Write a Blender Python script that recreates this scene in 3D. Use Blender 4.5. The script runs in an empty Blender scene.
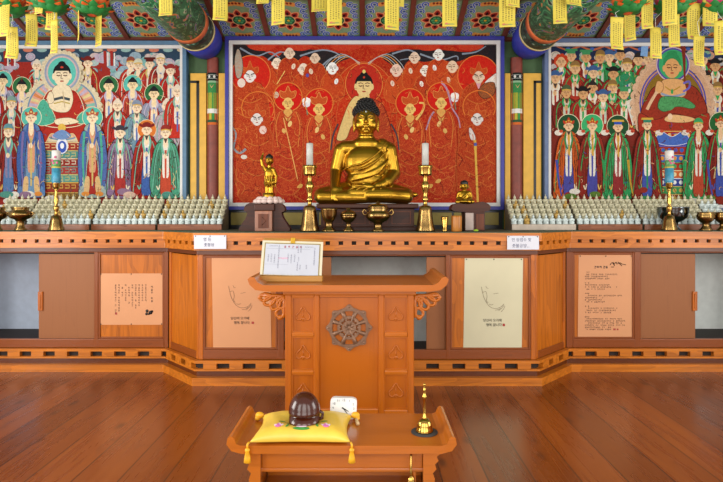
import bpy, bmesh, math, random
from mathutils import Vector, Matrix
R = random.Random(7)
SC = bpy.context.scene
COL = SC.collection
F, CX, HY, CAMZ = 562.0, 366.0, 218.0, 1.135
def X(px, Y): return (px - CX) / F * Y
def Z(py, Y): return CAMZ - (py - HY) / F * Y
def lin(c):
    c = c / 255.0
    return c / 12.92 if c <= 0.04045 else ((c + 0.055) / 1.055) ** 2.4
def rgb(h):
    h = h.lstrip('#')
    return tuple(lin(int(h[i:i + 2], 16)) for i in (0, 2, 4))
ORG = {}

# ------------------------------------------------------------------ materials
class N:
    def __init__(s, name):
        s.m = bpy.data.materials.new(name); s.m.use_nodes = True
        s.t = s.m.node_tree; s.n = s.t.nodes; s.l = s.t.links
        s.b = s.n['Principled BSDF']
    def node(s, typ, **kw):
        n = s.n.new(typ)
        for k, v in kw.items():
            if k in n.inputs: n.inputs[k].default_value = v
            else: setattr(n, k, v)
        return n
    def link(s, a, b): s.l.new(a, b)
    def math(s, op, a, b=None):
        n = s.n.new('ShaderNodeMath'); n.operation = op
        for i, v in enumerate((a, b)):
            if v is None: continue
            if isinstance(v, (int, float)): n.inputs[i].default_value = v
            else: s.link(v, n.inputs[i])
        return n.outputs[0]
    def ramp(s, fac, stops):
        n = s.n.new('ShaderNodeValToRGB'); e = n.color_ramp.elements
        while len(e) < len(stops): e.new(0.5)
        for i, (p, c) in enumerate(stops):
            e[i].position = p; e[i].color = (*c, 1) if len(c) == 3 else c
        s.link(fac, n.inputs[0]); return n.outputs[0]
    def mix(s, fac, a, b, blend='MIX'):
        n = s.n.new('ShaderNodeMix'); n.data_type = 'RGBA'; n.blend_type = blend
        for sock, v in ((n.inputs[0], fac), (n.inputs[6], a), (n.inputs[7], b)):
            if isinstance(v, (int, float)): sock.default_value = v
            elif isinstance(v, tuple): sock.default_value = (*v, 1) if len(v) == 3 else v
            else: s.link(v, sock)
        return n.outputs[2]
    def coords(s, scale=(1, 1, 1), kind='Object'):
        tc = s.n.new('ShaderNodeTexCoord'); mp = s.n.new('ShaderNodeMapping')
        mp.inputs['Scale'].default_value = scale
        s.link(tc.outputs[kind], mp.inputs[0]); return mp.outputs[0]
    def set(s, **kw):
        for k, v in kw.items(): s.b.inputs[k.replace('_', ' ')].default_value = v
        return s

def plain(name, col, rough=0.5, metal=0.0, var=0.12, nscale=18.0, coat=0.0, bump=0.0, spec=0.5):
    a = N(name); c = rgb(col) if isinstance(col, str) else col
    v = a.coords()
    nz = a.node('ShaderNodeTexNoise', Scale=nscale, Detail=3.0); a.link(v, nz.inputs['Vector'])
    lo = tuple(x * (1 - var) for x in c); hi = tuple(min(1, x * (1 + var)) for x in c)
    a.link(a.ramp(nz.outputs[0], [(0.3, lo), (0.7, hi)]), a.b.inputs['Base Color'])
    a.set(Roughness=rough, Metallic=metal, Coat_Weight=coat, Coat_Roughness=0.12, Specular_IOR_Level=spec)
    if bump:
        bp = a.node('ShaderNodeBump', Strength=bump, Distance=0.01)
        a.link(nz.outputs[0], bp.inputs['Height']); a.link(bp.outputs[0], a.b.inputs['Normal'])
    return a.m

def wood(name, base, dark, axis=2, rough=0.34, coat=0.08, fine=46.0, contrast=1.0):
    a = N(name); b = rgb(base); d = rgb(dark)
    sc = [fine, fine, fine]; sc[axis] = 1.6
    v = a.coords(tuple(sc))
    n1 = a.node('ShaderNodeTexNoise', Scale=1.0, Detail=4.0, Distortion=0.6); a.link(v, n1.inputs['Vector'])
    sc2 = [7.0, 7.0, 7.0]; sc2[axis] = 0.9
    v2 = a.coords(tuple(sc2))
    n2 = a.node('ShaderNodeTexNoise', Scale=1.0, Detail=2.0, Distortion=1.2); a.link(v2, n2.inputs['Vector'])
    rings = a.math('FRACT', a.math('MULTIPLY', n2.outputs[0], 5.0))
    f = a.math('ADD', a.math('MULTIPLY', n1.outputs[0], 0.80), a.math('MULTIPLY', rings, 0.20))
    mid = tuple((x * 0.6 + y * 0.4) for x, y in zip(b, d))
    hi = tuple(min(1, x * 1.12) for x in b)
    a.link(a.ramp(f, [(0.22, d if contrast >= 1 else mid), (0.45, mid if contrast >= 1 else b), (0.62, b), (0.85, hi)]), a.b.inputs['Base Color'])
    bp = a.node('ShaderNodeBump', Strength=0.08, Distance=0.004)
    a.link(n1.outputs[0], bp.inputs['Height']); a.link(bp.outputs[0], a.b.inputs['Normal'])
    a.set(Roughness=rough, Coat_Weight=coat, Coat_Roughness=0.15, Specular_IOR_Level=.35)
    return a.m

def paint_mat(name, line, freq=9.0, rep=9.0, rough=0.6, dist=1.6, width=0.16):
    """flat pigment from the face colour; its alpha says how strongly brush lines cover it"""
    a = N(name)
    at = a.node('ShaderNodeAttribute', attribute_name='Col')
    v = a.coords()
    nz = a.node('ShaderNodeTexNoise', Scale=freq, Detail=2.5, Distortion=dist); a.link(v, nz.inputs['Vector'])
    fr = a.math('FRACT', a.math('MULTIPLY', nz.outputs[0], rep))
    tri = a.math('ABSOLUTE', a.math('SUBTRACT', fr, 0.5))
    mask = a.ramp(tri, [(0.0, (1, 1, 1)), (width, (0.25, 0.25, 0.25)), (width * 1.8, (0, 0, 0))])
    fac = a.math('MULTIPLY', mask, at.outputs['Alpha'])
    n2 = a.node('ShaderNodeTexNoise', Scale=60.0, Detail=2.0); a.link(v, n2.inputs['Vector'])
    tone = a.ramp(n2.outputs[0], [(0.3, (0.82, 0.82, 0.82)), (0.7, (1.0, 1.0, 1.0))])
    base = a.mix(1.0, at.outputs['Color'], tone, 'MULTIPLY')
    if line is None:
        ln = a.mix(1.0, at.outputs['Color'], (0.32, 0.28, 0.28), 'MULTIPLY')
    else: ln = rgb(line)
    a.link(a.mix(fac, base, ln), a.b.inputs['Base Color'])
    a.set(Roughness=rough, Specular_IOR_Level=0.12)
    return a.m

# ------------------------------------------------------------------ mesh builder
class MB:
    def __init__(s): s.v = []; s.f = []; s.m = []; s.sm = []; s.M = Matrix()
    def add(s, vs, fs, mi=0, smooth=False):
        o = len(s.v)
        s.v += [s.M @ Vector(p) for p in vs]
        s.f += [tuple(i + o for i in f) for f in fs]
        s.m += [mi] * len(fs); s.sm += [smooth] * len(fs)
        return s
    def box(s, x0, x1, y0, y1, z0, z1, mi=0):
        vs = [(x, y, z) for z in (z0, z1) for y in (y0, y1) for x in (x0, x1)]
        return s.add(vs, [(0, 2, 3, 1), (4, 5, 7, 6), (0, 1, 5, 4), (2, 6, 7, 3), (0, 4, 6, 2), (1, 3, 7, 5)], mi)
    def prism(s, pts, axis, a, b, mi=0, smooth=False):
        """outline pts (2-D) extruded along axis from a to b; outline plane = the other two axes in order"""
        def mk(p, t):
            q = [0, 0, 0]; o = [i for i in range(3) if i != axis]
            q[o[0]], q[o[1]] = p; q[axis] = t; return tuple(q)
        n = len(pts)
        vs = [mk(p, a) for p in pts] + [mk(p, b) for p in pts]
        fs = [(i, (i + 1) % n, n + (i + 1) % n, n + i) for i in range(n)]
        s.add(vs, fs, mi, smooth)
        return s.add(vs, [tuple(range(n)), tuple(range(2 * n - 1, n - 1, -1))], mi)
    def lathe(s, prof, c=(0, 0, 0), seg=24, mi=0, sx=1, sy=1, axis=2):
        vs = []; fs = []
        for r, h in prof:
            for k in range(seg):
                a = 2 * math.pi * k / seg
                p = [r * math.cos(a) * sx, r * math.sin(a) * sy, h]
                if axis == 1: p = [p[0], h, p[1]]
                if axis == 0: p = [h, p[0], p[1]]
                vs.append((c[0] + p[0], c[1] + p[1], c[2] + p[2]))
        for i in range(len(prof) - 1):
            for k in range(seg):
                k2 = (k + 1) % seg
                fs.append((i * seg + k, i * seg + k2, (i + 1) * seg + k2, (i + 1) * seg + k))
        fs.append(tuple(range(seg - 1, -1, -1))); fs.append(tuple((len(prof) - 1) * seg + k for k in range(seg)))
        return s.add(vs, fs, mi, True)
    def ell(s, c, r, seg=20, rings=12, mi=0):
        if isinstance(r, (int, float)): r = (r, r, r)
        prof = [(max(1e-4, math.sin(math.pi * i / rings)), -math.cos(math.pi * i / rings)) for i in range(rings + 1)]
        vs = []; fs = []
        for q, h in prof:
            for k in range(seg):
                a = 2 * math.pi * k / seg
                vs.append((c[0] + r[0] * q * math.cos(a), c[1] + r[1] * q * math.sin(a), c[2] + r[2] * h))
        for i in range(rings):
            for k in range(seg):
                k2 = (k + 1) % seg
                fs.append((i * seg + k, i * seg + k2, (i + 1) * seg + k2, (i + 1) * seg + k))
        fs.append(tuple(range(seg - 1, -1, -1))); fs.append(tuple(rings * seg + k for k in range(seg)))
        return s.add(vs, fs, mi, True)
    def tube(s, pts, rad, seg=8, mi=0, flat=1.0):
        pts = [Vector(p) for p in pts]; n = len(pts)
        rad = rad if isinstance(rad, (list, tuple)) else [rad] * n
        vs = []; fs = []; up = None
        for i, p in enumerate(pts):
            t = (pts[min(i + 1, n - 1)] - pts[max(i - 1, 0)]).normalized()
            if up is None:
                up = Vector((0, 1, 0)) if abs(t.y) < 0.9 else Vector((1, 0, 0))
            u = (up - t * up.dot(t)).normalized(); w = t.cross(u); up = u
            for k in range(seg):
                a = 2 * math.pi * k / seg
                vs.append(tuple(p + u * rad[i] * flat * math.cos(a) + w * rad[i] * math.sin(a)))
        for i in range(n - 1):
            for k in range(seg):
                k2 = (k + 1) % seg
                fs.append((i * seg + k, i * seg + k2, (i + 1) * seg + k2, (i + 1) * seg + k))
        fs.append(tuple(range(seg - 1, -1, -1))); fs.append(tuple((n - 1) * seg + k for k in range(seg)))
        return s.add(vs, fs, mi, True)
    def sweep(s, path, prof, mi=0, back=None):
        """profile [(outward offset, z)] along a plan polyline with mitred corners; outward = towards -Y side"""
        n = len(path); nor = []
        for i in range(n):
            ds = []
            if i > 0: ds.append((Vector(path[i]) - Vector(path[i - 1])).normalized())
            if i < n - 1: ds.append((Vector(path[i + 1]) - Vector(path[i])).normalized())
            ns = [Vector((d.y, -d.x)) for d in ds]
            m = sum(ns, Vector((0, 0))).normalized()
            nor.append(m / m.dot(ns[0]))
        vs = []; fs = []; k = len(prof)
        for i in range(n):
            for o, z in prof:
                p = Vector(path[i]) + nor[i] * o
                vs.append((p.x, p.y, z))
        for i in range(n - 1):
            for j in range(k):
                j2 = (j + 1) % k
                fs.append((i * k + j, (i + 1) * k + j, (i + 1) * k + j2, i * k + j2))
        fs.append(tuple(range(k))); fs.append(tuple((n - 1) * k + j for j in range(k - 1, -1, -1)))
        return s.add(vs, fs, mi)
    def build(s, name, mats, parent=None, bevel=0, sub=0, seg=2):
        org = ORG.get(parent, Vector((0, 0, 0))) if parent else Vector((0, 0, 0))
        me = bpy.data.meshes.new(name)
        me.from_pydata([tuple(p - org) for p in s.v], [], s.f)
        mats = mats if isinstance(mats, (list, tuple)) else [mats]
        for m in mats: me.materials.append(m)
        me.polygons.foreach_set('material_index', s.m)
        me.polygons.foreach_set('use_smooth', s.sm)
        bm = bmesh.new(); bm.from_mesh(me)
        bmesh.ops.recalc_face_normals(bm, faces=bm.faces)
        bm.to_mesh(me); bm.free(); me.update()
        o = bpy.data.objects.new(name, me); COL.objects.link(o)
        if parent: o.parent = parent
        ORG[o] = org
        if bevel:
            md = o.modifiers.new('bevel', 'BEVEL'); md.width = bevel; md.segments = seg; md.limit_method = 'ANGLE'; md.angle_limit = 0.7
        return o

def tag(o, label, cat, group=None, kind=None):
    o['label'] = label; o['category'] = cat
    if group: o['group'] = group
    if kind: o['kind'] = kind
    return o
def thing(name, label, cat, loc=(0, 0, 0), group=None):
    o = bpy.data.objects.new(name, None); COL.objects.link(o)
    o.location = loc; o.empty_display_size = 0.05; ORG[o] = Vector(loc)
    return tag(o, label, cat, group)
def struct(o, label=None, cat=None):
    o['kind'] = 'structure'
    if label: o['label'] = label
    if cat: o['category'] = cat
    return o
def solo(o, loc):
    """a thing that is one mesh: move its origin to its base"""
    L = Vector(loc)
    o.data.transform(Matrix.Translation(-L)); o.location = L; ORG[o] = L
    return o
def blob(name, mb, mat, parent, voxel=0.006, smooth=6):
    """primitives fused into one continuous surface"""
    o = mb.build(name, mat, parent)
    r = o.modifiers.new('r', 'REMESH'); r.mode = 'VOXEL'; r.voxel_size = voxel; r.use_smooth_shade = True
    sm = o.modifiers.new('s', 'SMOOTH'); sm.iterations = smooth; sm.factor = 0.5
    dg = bpy.context.evaluated_depsgraph_get(); dg.update()
    me = bpy.data.meshes.new_from_object(o.evaluated_get(dg))
    o.modifiers.clear(); old = o.data; o.data = me; bpy.data.meshes.remove(old); me.name = name
    me.polygons.foreach_set('use_smooth', [True] * len(me.polygons))
    if not me.materials: me.materials.append(mat)
    return o

# ------------------------------------------------------------------ flat painting helper
def catmull(pts, closed=True, k=5):
    n = len(pts); out = []
    rng = range(n) if closed else range(n - 1)
    for i in rng:
        p = [pts[(i + j) % n] if closed else pts[max(0, min(n - 1, i + j))] for j in (-1, 0, 1, 2)]
        for q in range(k):
            t = q / k; t2 = t * t; t3 = t2 * t
            out.append(tuple(0.5 * (2 * p[1][d] + (p[2][d] - p[0][d]) * t + (2 * p[0][d] - 5 * p[1][d] + 4 * p[2][d] - p[3][d]) * t2 + (3 * p[1][d] - p[0][d] - 3 * p[2][d] + p[3][d]) * t3) for d in (0, 1)))
    if not closed: out.append(pts[-1])
    return out
class Paint:
    def __init__(s, fn, step=0.00015, clip=None):
        s.fn = fn; s.it = []; s.step = step; s.clip = clip
    def raw(s, polys, col, line=0.0):
        c = rgb(col) if isinstance(col, str) else col
        if s.clip:
            x0, x1, y0, y1 = s.clip
            polys = [q for q in (clip_poly(p, x0, x1, y0, y1) for p in polys) if len(q) > 2]
            if not polys: return
        xs = [p[0] for q in polys for p in q]; ys = [p[1] for q in polys for p in q]
        bb = (min(xs), max(xs), min(ys), max(ys)); L = 0
        for it in s.it:
            b = it[0]
            if it[1] >= L and b[0] < bb[1] and b[1] > bb[0] and b[2] < bb[3] and b[3] > bb[2]: L = it[1] + 1
        s.it.append((bb, L, polys, (*c, line)))
    def poly(s, pts, col, line=0.0): s.raw([list(pts)], col, line)
    def blobp(s, pts, col, line=0.0, out=None, ow=0.5):
        q = catmull(pts); s.raw([q], col, line)
        if out: s.stroke(q + [q[0]], ow, out)
    def ell(s, x, y, rx, ry=None, col='#ffffff', line=0.0, rot=0, n=18, a0=0, a1=360):
        ry = rx if ry is None else ry; c, d = math.cos(rot), math.sin(rot); pts = []
        full = a1 - a0 >= 360
        for i in range(n if full else n + 1):
            a = math.radians(a0 + (a1 - a0) * i / n)
            u, v = rx * math.cos(a), ry * math.sin(a)
            pts.append((x + u * c - v * d, y + u * d + v * c))
        s.raw([pts], col, line)
    def stroke(s, pts, w, col, line=0.0, smooth=False):
        if smooth: pts = catmull(pts, False, 4)
        q = []; L = []; Rr = []
        n = len(pts)
        for i, p in enumerate(pts):
            a = pts[max(0, i - 1)]; b = pts[min(n - 1, i + 1)]
            dx, dy = b[0] - a[0], b[1] - a[1]; l = math.hypot(dx, dy) or 1
            ww = (w[0] + (w[1] - w[0]) * i / (n - 1)) if isinstance(w, tuple) else w
            L.append((p[0] - dy / l * ww / 2, p[1] + dx / l * ww / 2)); Rr.append((p[0] + dy / l * ww / 2, p[1] - dx / l * ww / 2))
        for i in range(n - 1): q.append([L[i], L[i + 1], Rr[i + 1], Rr[i]])
        s.raw(q, col, line)
    def ring(s, x, y, r, w, col, ry=None, n=24, a0=0, a1=360):
        ry = r if ry is None else ry
        s.stroke([(x + r * math.cos(math.radians(a0 + (a1 - a0) * i / n)), y + ry * math.sin(math.radians(a0 + (a1 - a0) * i / n))) for i in range(n + 1)], w, col)
    def build(s, name, mat, parent=None):
        org = ORG.get(parent, Vector((0, 0, 0))) if parent else Vector((0, 0, 0))
        vs = []; fs = []; cs = []
        for bb, L, polys, c in s.it:
            for q in polys:
                o = len(vs); vs += [tuple(Vector(s.fn(p[0], p[1], L * s.step)) - org) for p in q]
                fs.append(tuple(range(o, o + len(q)))); cs += [c] * len(q)
        me = bpy.data.meshes.new(name); me.from_pydata(vs, [], fs)
        at = me.color_attributes.new('Col', 'FLOAT_COLOR', 'CORNER')
        at.data.foreach_set('color', [x for c in cs for x in c])
        me.materials.append(mat); me.update()
        o = bpy.data.objects.new(name, me); COL.objects.link(o)
        if parent: o.parent = parent
        ORG[o] = org
        return o
def clip_poly(p, x0, x1, y0, y1):
    for ax, val, sgn in ((0, x0, 1), (0, x1, -1), (1, y0, 1), (1, y1, -1)):
        out = []
        for i in range(len(p)):
            a, b = p[i - 1], p[i]
            da, db = (a[ax] - val) * sgn, (b[ax] - val) * sgn
            if (da >= 0) != (db >= 0):
                t = da / (da - db); out.append((a[0] + (b[0] - a[0]) * t, a[1] + (b[1] - a[1]) * t))
            if db >= 0: out.append(b)
        p = out
        if len(p) < 3: return []
    return p
def glyph(rr, x, y, w, h, t):
    """strokes of one small hangul-like character inside a cell (too small to read in the photo); returns quads"""
    q = []
    def bar(x0, y0, x1, y1): q.append([(x0, y0), (x1, y0), (x1, y1), (x0, y1)])
    k = rr.randrange(4)
    def H(u0, u1, v): bar(x + u0 * w, y + v * h - t / 2, x + u1 * w, y + v * h + t / 2)
    def V(u, v0, v1): bar(x + u * w - t / 2, y + v0 * h, x + u * w + t / 2, y + v1 * h)
    if k == 0: H(.05, .55, .1); V(.5, .1, .5); V(.8, 0, .6); H(.8, .98, .3); H(.1, .8, .95); V(.15, .65, .95)
    elif k == 1: H(.1, .6, .1); H(.1, .6, .5); V(.12, .1, .5); V(.58, .1, .5); V(.85, 0, 1)
    elif k == 2: H(.2, .8, .08); V(.25, .08, .35); H(.2, .8, .35); H(0, 1, .6); V(.5, .6, .95)
    else: H(.15, .85, .1); H(0, 1, .5); H(.2, .8, .7); H(.2, .8, .98); V(.22, .7, .98); V(.78, .7, .98); V(.5, .1, .5)
    return q
def hangul(text, size, mat, parent, loc, name='lettering', rot=(math.pi / 2, 0, 0), ext=0.0004):
    cu = bpy.data.curves.new(name, 'FONT'); cu.body = text; cu.size = size; cu.extrude = ext; cu.resolution_u = 3; cu.space_line = 1.15
    t = bpy.data.objects.new(name, cu); COL.objects.link(t)
    dg = bpy.context.evaluated_depsgraph_get(); dg.update()
    me = bpy.data.meshes.new_from_object(t.evaluated_get(dg)); bpy.data.objects.remove(t)
    me.materials.clear(); me.materials.append(mat)
    o = bpy.data.objects.new(name, me); COL.objects.link(o)
    if parent: o.parent = parent
    o.location = Vector(loc) - ORG.get(parent, Vector((0, 0, 0))); o.rotation_euler = rot; ORG[o] = Vector(loc)
    return o

# palette of surfaces
W_ALTAR = wood('altar_wood', '#bc6416', '#8a440a', axis=2, fine=52)
W_ALTARX = wood('altar_wood_rail', '#c8731f', '#97500f', axis=0, fine=52)
W_PANEL = wood('altar_panel_wood', '#bd6816', '#8d480a', axis=2, fine=40)
W_DARK = wood('altar_frame_wood', '#834114', '#582809', axis=0, fine=60, contrast=.6)
W_DARKZ = wood('altar_frame_wood_upright', '#834114', '#582809', axis=2, fine=60, contrast=.6)
W_DOOR = wood('sliding_door_wood', '#925a33', '#7b4a2a', axis=2, rough=0.5, coat=0.0, fine=110, contrast=.6)
W_LECT = wood('lectern_wood', '#ae5a0f', '#843e07', axis=2, rough=0.3, contrast=0.6)
W_LECTX = wood('lectern_wood_rail', '#b46014', '#8a4408', axis=0, rough=0.28, contrast=0.6)
W_TABLE = wood('low_table_wood', '#b36118', '#84420a', axis=0, rough=0.22, coat=0.3, contrast=0.6)
W_PINE = wood('book_stand_wood', '#b8843c', '#95631f', axis=0)
W_BROWN = wood('dark_pedestal_wood', '#48200e', '#2a1007', axis=0, rough=0.5, coat=0.0)
W_ROSE = wood('rosewood', '#6d361c', '#43200f', axis=2, rough=0.5, coat=0.0)
BRASS = plain('polished_brass', '#b8934a', 0.2, 1.0, 0.15, 30)
BRASSD = plain('aged_brass', '#8f7142', 0.26, 1.0, 0.25, 26)
GOLD = plain('statue_gold', '#b58a2c', 0.33, 1.0, 0.06, 8)
BLACK = plain('black_lacquer', '#0d0c0c', 0.35)
INK = plain('black_ink', '#231a17', 0.6)
INKB = plain('dark_blue_ink', '#2a3360', 0.6)
INKR = plain('red_seal_ink', '#a3302a', 0.6)
WHITE = plain('white_paint', '#d6d4d0', 0.5, var=0.04)
# ------------------------------------------------------------------ the setting
YW = 4.87                     # back wall
KW = YW / 4.62
def floor_mat():
    a = N('floor_boards')
    tc = a.n.new('ShaderNodeTexCoord'); sp = a.n.new('ShaderNodeSeparateXYZ'); a.link(tc.outputs['Object'], sp.inputs[0])
    u = a.math('DIVIDE', a.math('ADD', sp.outputs[0], 20.07), 0.2)
    idx = a.math('FLOOR', u); fr = a.math('FRACT', u)
    gap = a.math('ABSOLUTE', a.math('SUBTRACT', fr, 0.5))
    wn = a.node('ShaderNodeTexWhiteNoise', noise_dimensions='1D'); a.link(idx, wn.inputs['W'])
    mp = a.n.new('ShaderNodeCombineXYZ')
    a.link(a.math('MULTIPLY', sp.outputs[0], 22.0), mp.inputs[0]); a.link(a.math('ADD', a.math('MULTIPLY', sp.outputs[1], 1.5), a.math('MULTIPLY', wn.outputs[0], 31.0)), mp.inputs[1])
    n1 = a.node('ShaderNodeTexNoise', Scale=1.0, Detail=4.0, Distortion=0.9); a.link(mp.outputs[0], n1.inputs['Vector'])
    mp2 = a.n.new('ShaderNodeCombineXYZ')
    a.link(a.math('MULTIPLY', sp.outputs[0], 6.0), mp2.inputs[0]); a.link(a.math('ADD', a.math('MULTIPLY', sp.outputs[1], 2.4), a.math('MULTIPLY', wn.outputs[0], 17.0)), mp2.inputs[1])
    vo = a.node('ShaderNodeTexVoronoi', Scale=1.0); a.link(mp2.outputs[0], vo.inputs['Vector'])
    n2 = a.node('ShaderNodeTexNoise', Scale=1.6, Detail=3.0, Distortion=1.5); a.link(mp2.outputs[0], n2.inputs['Vector'])
    col = a.ramp(n1.outputs[0], [(0.25, rgb('#773710')), (0.5, rgb('#864212')), (0.78, rgb('#934e19'))])
    tint = a.ramp(wn.outputs[0], [(0.0, (0.62, 0.58, 0.54)), (1.0, (1.12, 1.08, 1.0))])
    col = a.mix(1.0, col, tint, 'MULTIPLY')
    knot = a.ramp(vo.outputs['Distance'], [(0.05, (1, 1, 1)), (0.17, (0, 0, 0))])
    streak = a.ramp(n2.outputs[0], [(0.60, (0, 0, 0)), (0.74, (0.8, 0.8, 0.8))])
    col = a.mix(a.math('MULTIPLY', knot, 0.75), col, rgb('#3a1a0c'))
    col = a.mix(a.math('MULTIPLY', streak, 0.55), col, rgb('#532713'))
    gm = a.ramp(gap, [(0.478, (0, 0, 0)), (0.488, (1, 1, 1))])
    col = a.mix(a.math('MULTIPLY', gm, 0.8), col, rgb('#2c140a'))
    a.link(col, a.b.inputs['Base Color'])
    bp = a.node('ShaderNodeBump', Strength=0.05, Distance=0.01)
    h = a.math('SUBTRACT', a.math('MULTIPLY', n1.outputs[0], 0.25), gm)
    a.link(h, bp.inputs['Height']); a.link(bp.outputs[0], a.b.inputs['Normal'])
    rg = a.ramp(n1.outputs[0], [(0.3, (0.24, 0.24, 0.24)), (0.7, (0.34, 0.34, 0.34))]); a.link(rg, a.b.inputs['Roughness'])
    a.set(Coat_Weight=0.3, Coat_Roughness=0.2)
    return a.m
struct(MB().box(-3.9, 3.9, -1.2, 5.2, -0.06, 0).build('floor', floor_mat()), 'glossy red-brown floor boards running towards the altar', 'floor')

wallm = plain('wall_green', '#3d5a36', 0.7, var=0.15)
struct(MB().box(-3.9, 3.9, YW, YW + 0.12, 0, 3.0).build('wall_back', wallm), 'green painted back wall behind the paintings', 'wall')

# sloping painted ceiling: panels between brown battens
TH = math.atan(0.338); CT, ST = math.cos(TH), math.sin(TH)
ZC0, YC0 = CAMZ + 1.477 * KW, YW
def slope(x, v, n=0.0): return (x, YC0 - v * CT - n * ST, ZC0 + v * ST - n * CT)
ceil_m = plain('ceiling_board', '#57784f', 0.7, var=0.1)
SM = Matrix(((1, 0, 0, 0), (0, -CT, -ST, YC0), (0, ST, -CT, ZC0), (0, 0, 0, 1)))   # local (x, v, n) on the slope
mb = MB(); mb.M = SM; mb.box(-3.6, 3.6, -0.1, 3.4, -0.06, 0)
ceiling = struct(mb.build('ceiling', ceil_m), 'sloping ceiling of green painted panels between brown battens', 'ceiling')
ceil_p = paint_mat('ceiling_paint', None, 20, 8, 0.6)
PW, PL = 0.3846 * KW, 0.47 * KW
def ceiling_panel():
    P = Paint(lambda u, v, l: slope(u * KW, v * KW, 0.001 + l), 0.0003)
    w = 0.170; L = 0.47
    P.poly([(-w, 0.0), (w, 0.0), (w, L), (-w, L)], '#7f9f7c', 0.12)
    P.poly([(-w + .012, .035), (w - .012, .035), (w - .012, L - .03), (-w + .012, L - .03)], '#8dab84', 0.1)
    cy = 0.235
    # blue cloud scrolls in the corners
    for sx in (-1, 1):
        for sy in (-1, 1):
            for (dx, dy, r) in ((.135, .150, .026), (.128, .098, .024), (.100, .175, .024), (.140, .045, .020)):
                x, y = sx * dx, cy + sy * dy
                P.ring(x, y, r, .020, '#cdd6e6', n=14, a0=sx * 40, a1=sx * 40 + 290)
                P.ring(x, y, r, .012, '#4f6cc0', n=14, a0=sx * 40, a1=sx * 40 + 290)
                P.ell(x, y, r * .42, col='#3a50a8', n=10)
    for sy in (-1, 1):                      # orange crown ornaments
        y = cy + sy * .19
        for k in (-2, -1, 0, 1, 2):
            P.ell(k * .026, y - sy * abs(k) * .006, .022, .024, '#e89c50', n=10)
        for k in (-1.5, -.5, .5, 1.5): P.ell(k * .026, y, .010, .012, '#8a2f1c', n=8)
    for k in range(8):                      # eight-petalled flower
        a = math.radians(45 * k); c, s = math.cos(a), math.sin(a)
        def T(pts): return [(p[0] * c - p[1] * s, cy + (p[0] * s + p[1] * c) * 1.05) for p in pts]
        P.poly(T(catmull([(.040, 0), (.070, .034), (.122, 0), (.070, -.034)], True, 4)), '#ec9a6a')
        P.poly(T(catmull([(.050, 0), (.072, .024), (.108, 0), (.072, -.024)], True, 4)), '#a02622')
        P.poly(T(catmull([(.056, 0), (.070, .011), (.090, 0), (.070, -.011)], True, 4)), '#25121a')
    P.ell(0, cy, .056, .058, '#e7c28a', n=18); P.ell(0, cy, .050, .052, '#1d5b3c', n=18)
    for k in range(6):
        a = math.radians(60 * k); P.ell(.028 * math.cos(a), cy + .028 * math.sin(a), .013, col='#4ea067', n=8)
    P.ell(0, cy, .012, col='#d8b83a', n=8)
    return P.build('painted_panel', ceil_p, ceiling)
proto = ceiling_panel()
X0 = (362.5 - CX) / F * YW + PW / 2
k0 = -8
for k in range(-8, 9):
    for row in range(2):
        o = proto if (k == -8 and row == 0) else proto.copy()
        if o is not proto: COL.objects.link(o); o.parent = ceiling
        o.location = (X0 + k * PW, -row * (PL + .05) * CT, row * (PL + .05) * ST)
batt = plain('batten_red_brown', '#6d3426', 0.55)
for k in range(-8, 10):
    mb = MB(); mb.M = SM; mb.box(X0 + (k - .5) * PW - .02, X0 + (k - .5) * PW + .02, 0, 1.1, 0, .022)
    mb.build('batten', batt, ceiling)
for r in range(3):
    v = -.01 + r * (PL + .05) - (.02 if r else 0)
    mb = MB(); mb.M = SM; mb.box(-3.5, 3.5, v, v + .03, 0, .028); mb.build('cross_batten', batt, ceiling)

# ------------------------------------------------------------------ beams and columns
scale_m = paint_mat('beam_paint', '#16301f', 26, 6, 0.55, 2.2)
def beam_swirl():
    a = N('beam_swirl_paint'); v = a.coords((1, .55, 1))
    nz = a.node('ShaderNodeTexNoise', Scale=9.0, Detail=1.0, Distortion=2.4); a.link(v, nz.inputs['Vector'])
    f = a.math('FRACT', a.math('MULTIPLY', nz.outputs[0], 2.2))
    r = a.ramp(f, [(0.0, rgb('#2a7a52')), (0.18, rgb('#52b076')), (0.34, rgb('#c4dab8')), (0.40, rgb('#1e3a2a')), (0.50, rgb('#6a90d8')), (0.60, rgb('#ee9a58')), (0.72, rgb('#459a68')), (0.92, rgb('#17402c'))])
    r.node.color_ramp.interpolation = 'CONSTANT'
    a.link(r, a.b.inputs['Base Color']); a.set(Roughness=0.5); return a.m
def scroll_mat():
    a = N('scroll_ring_paint'); v = a.coords()
    nz = a.node('ShaderNodeTexVoronoi', Scale=15.0); a.link(v, nz.inputs['Vector'])
    r = a.ramp(nz.outputs['Distance'], [(0.0, rgb('#c9cfc4')), (0.2, rgb('#2f6f58')), (0.36, rgb('#10161a')), (0.5, rgb('#33513f')), (.7, rgb('#10161a'))])
    a.link(r, a.b.inputs['Base Color']); a.set(Roughness=0.5); return a.m
BM = [plain('beam_blue', '#2b37a0', 0.5), plain('beam_cream', '#d8c98e', 0.5), scroll_mat(), plain('beam_orange', '#cf6a3a', 0.5, var=.2), beam_swirl()]
COLB = plain('column_brown', '#7c3527', 0.5, var=.2)
YEL = plain('ochre_board', '#d7a63c', 0.55, var=.08)
YELL = plain('ochre_board_edge', '#c28f30', 0.55, var=.08)
dan = paint_mat('column_ornament_paint', None, 30, 6)
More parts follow.
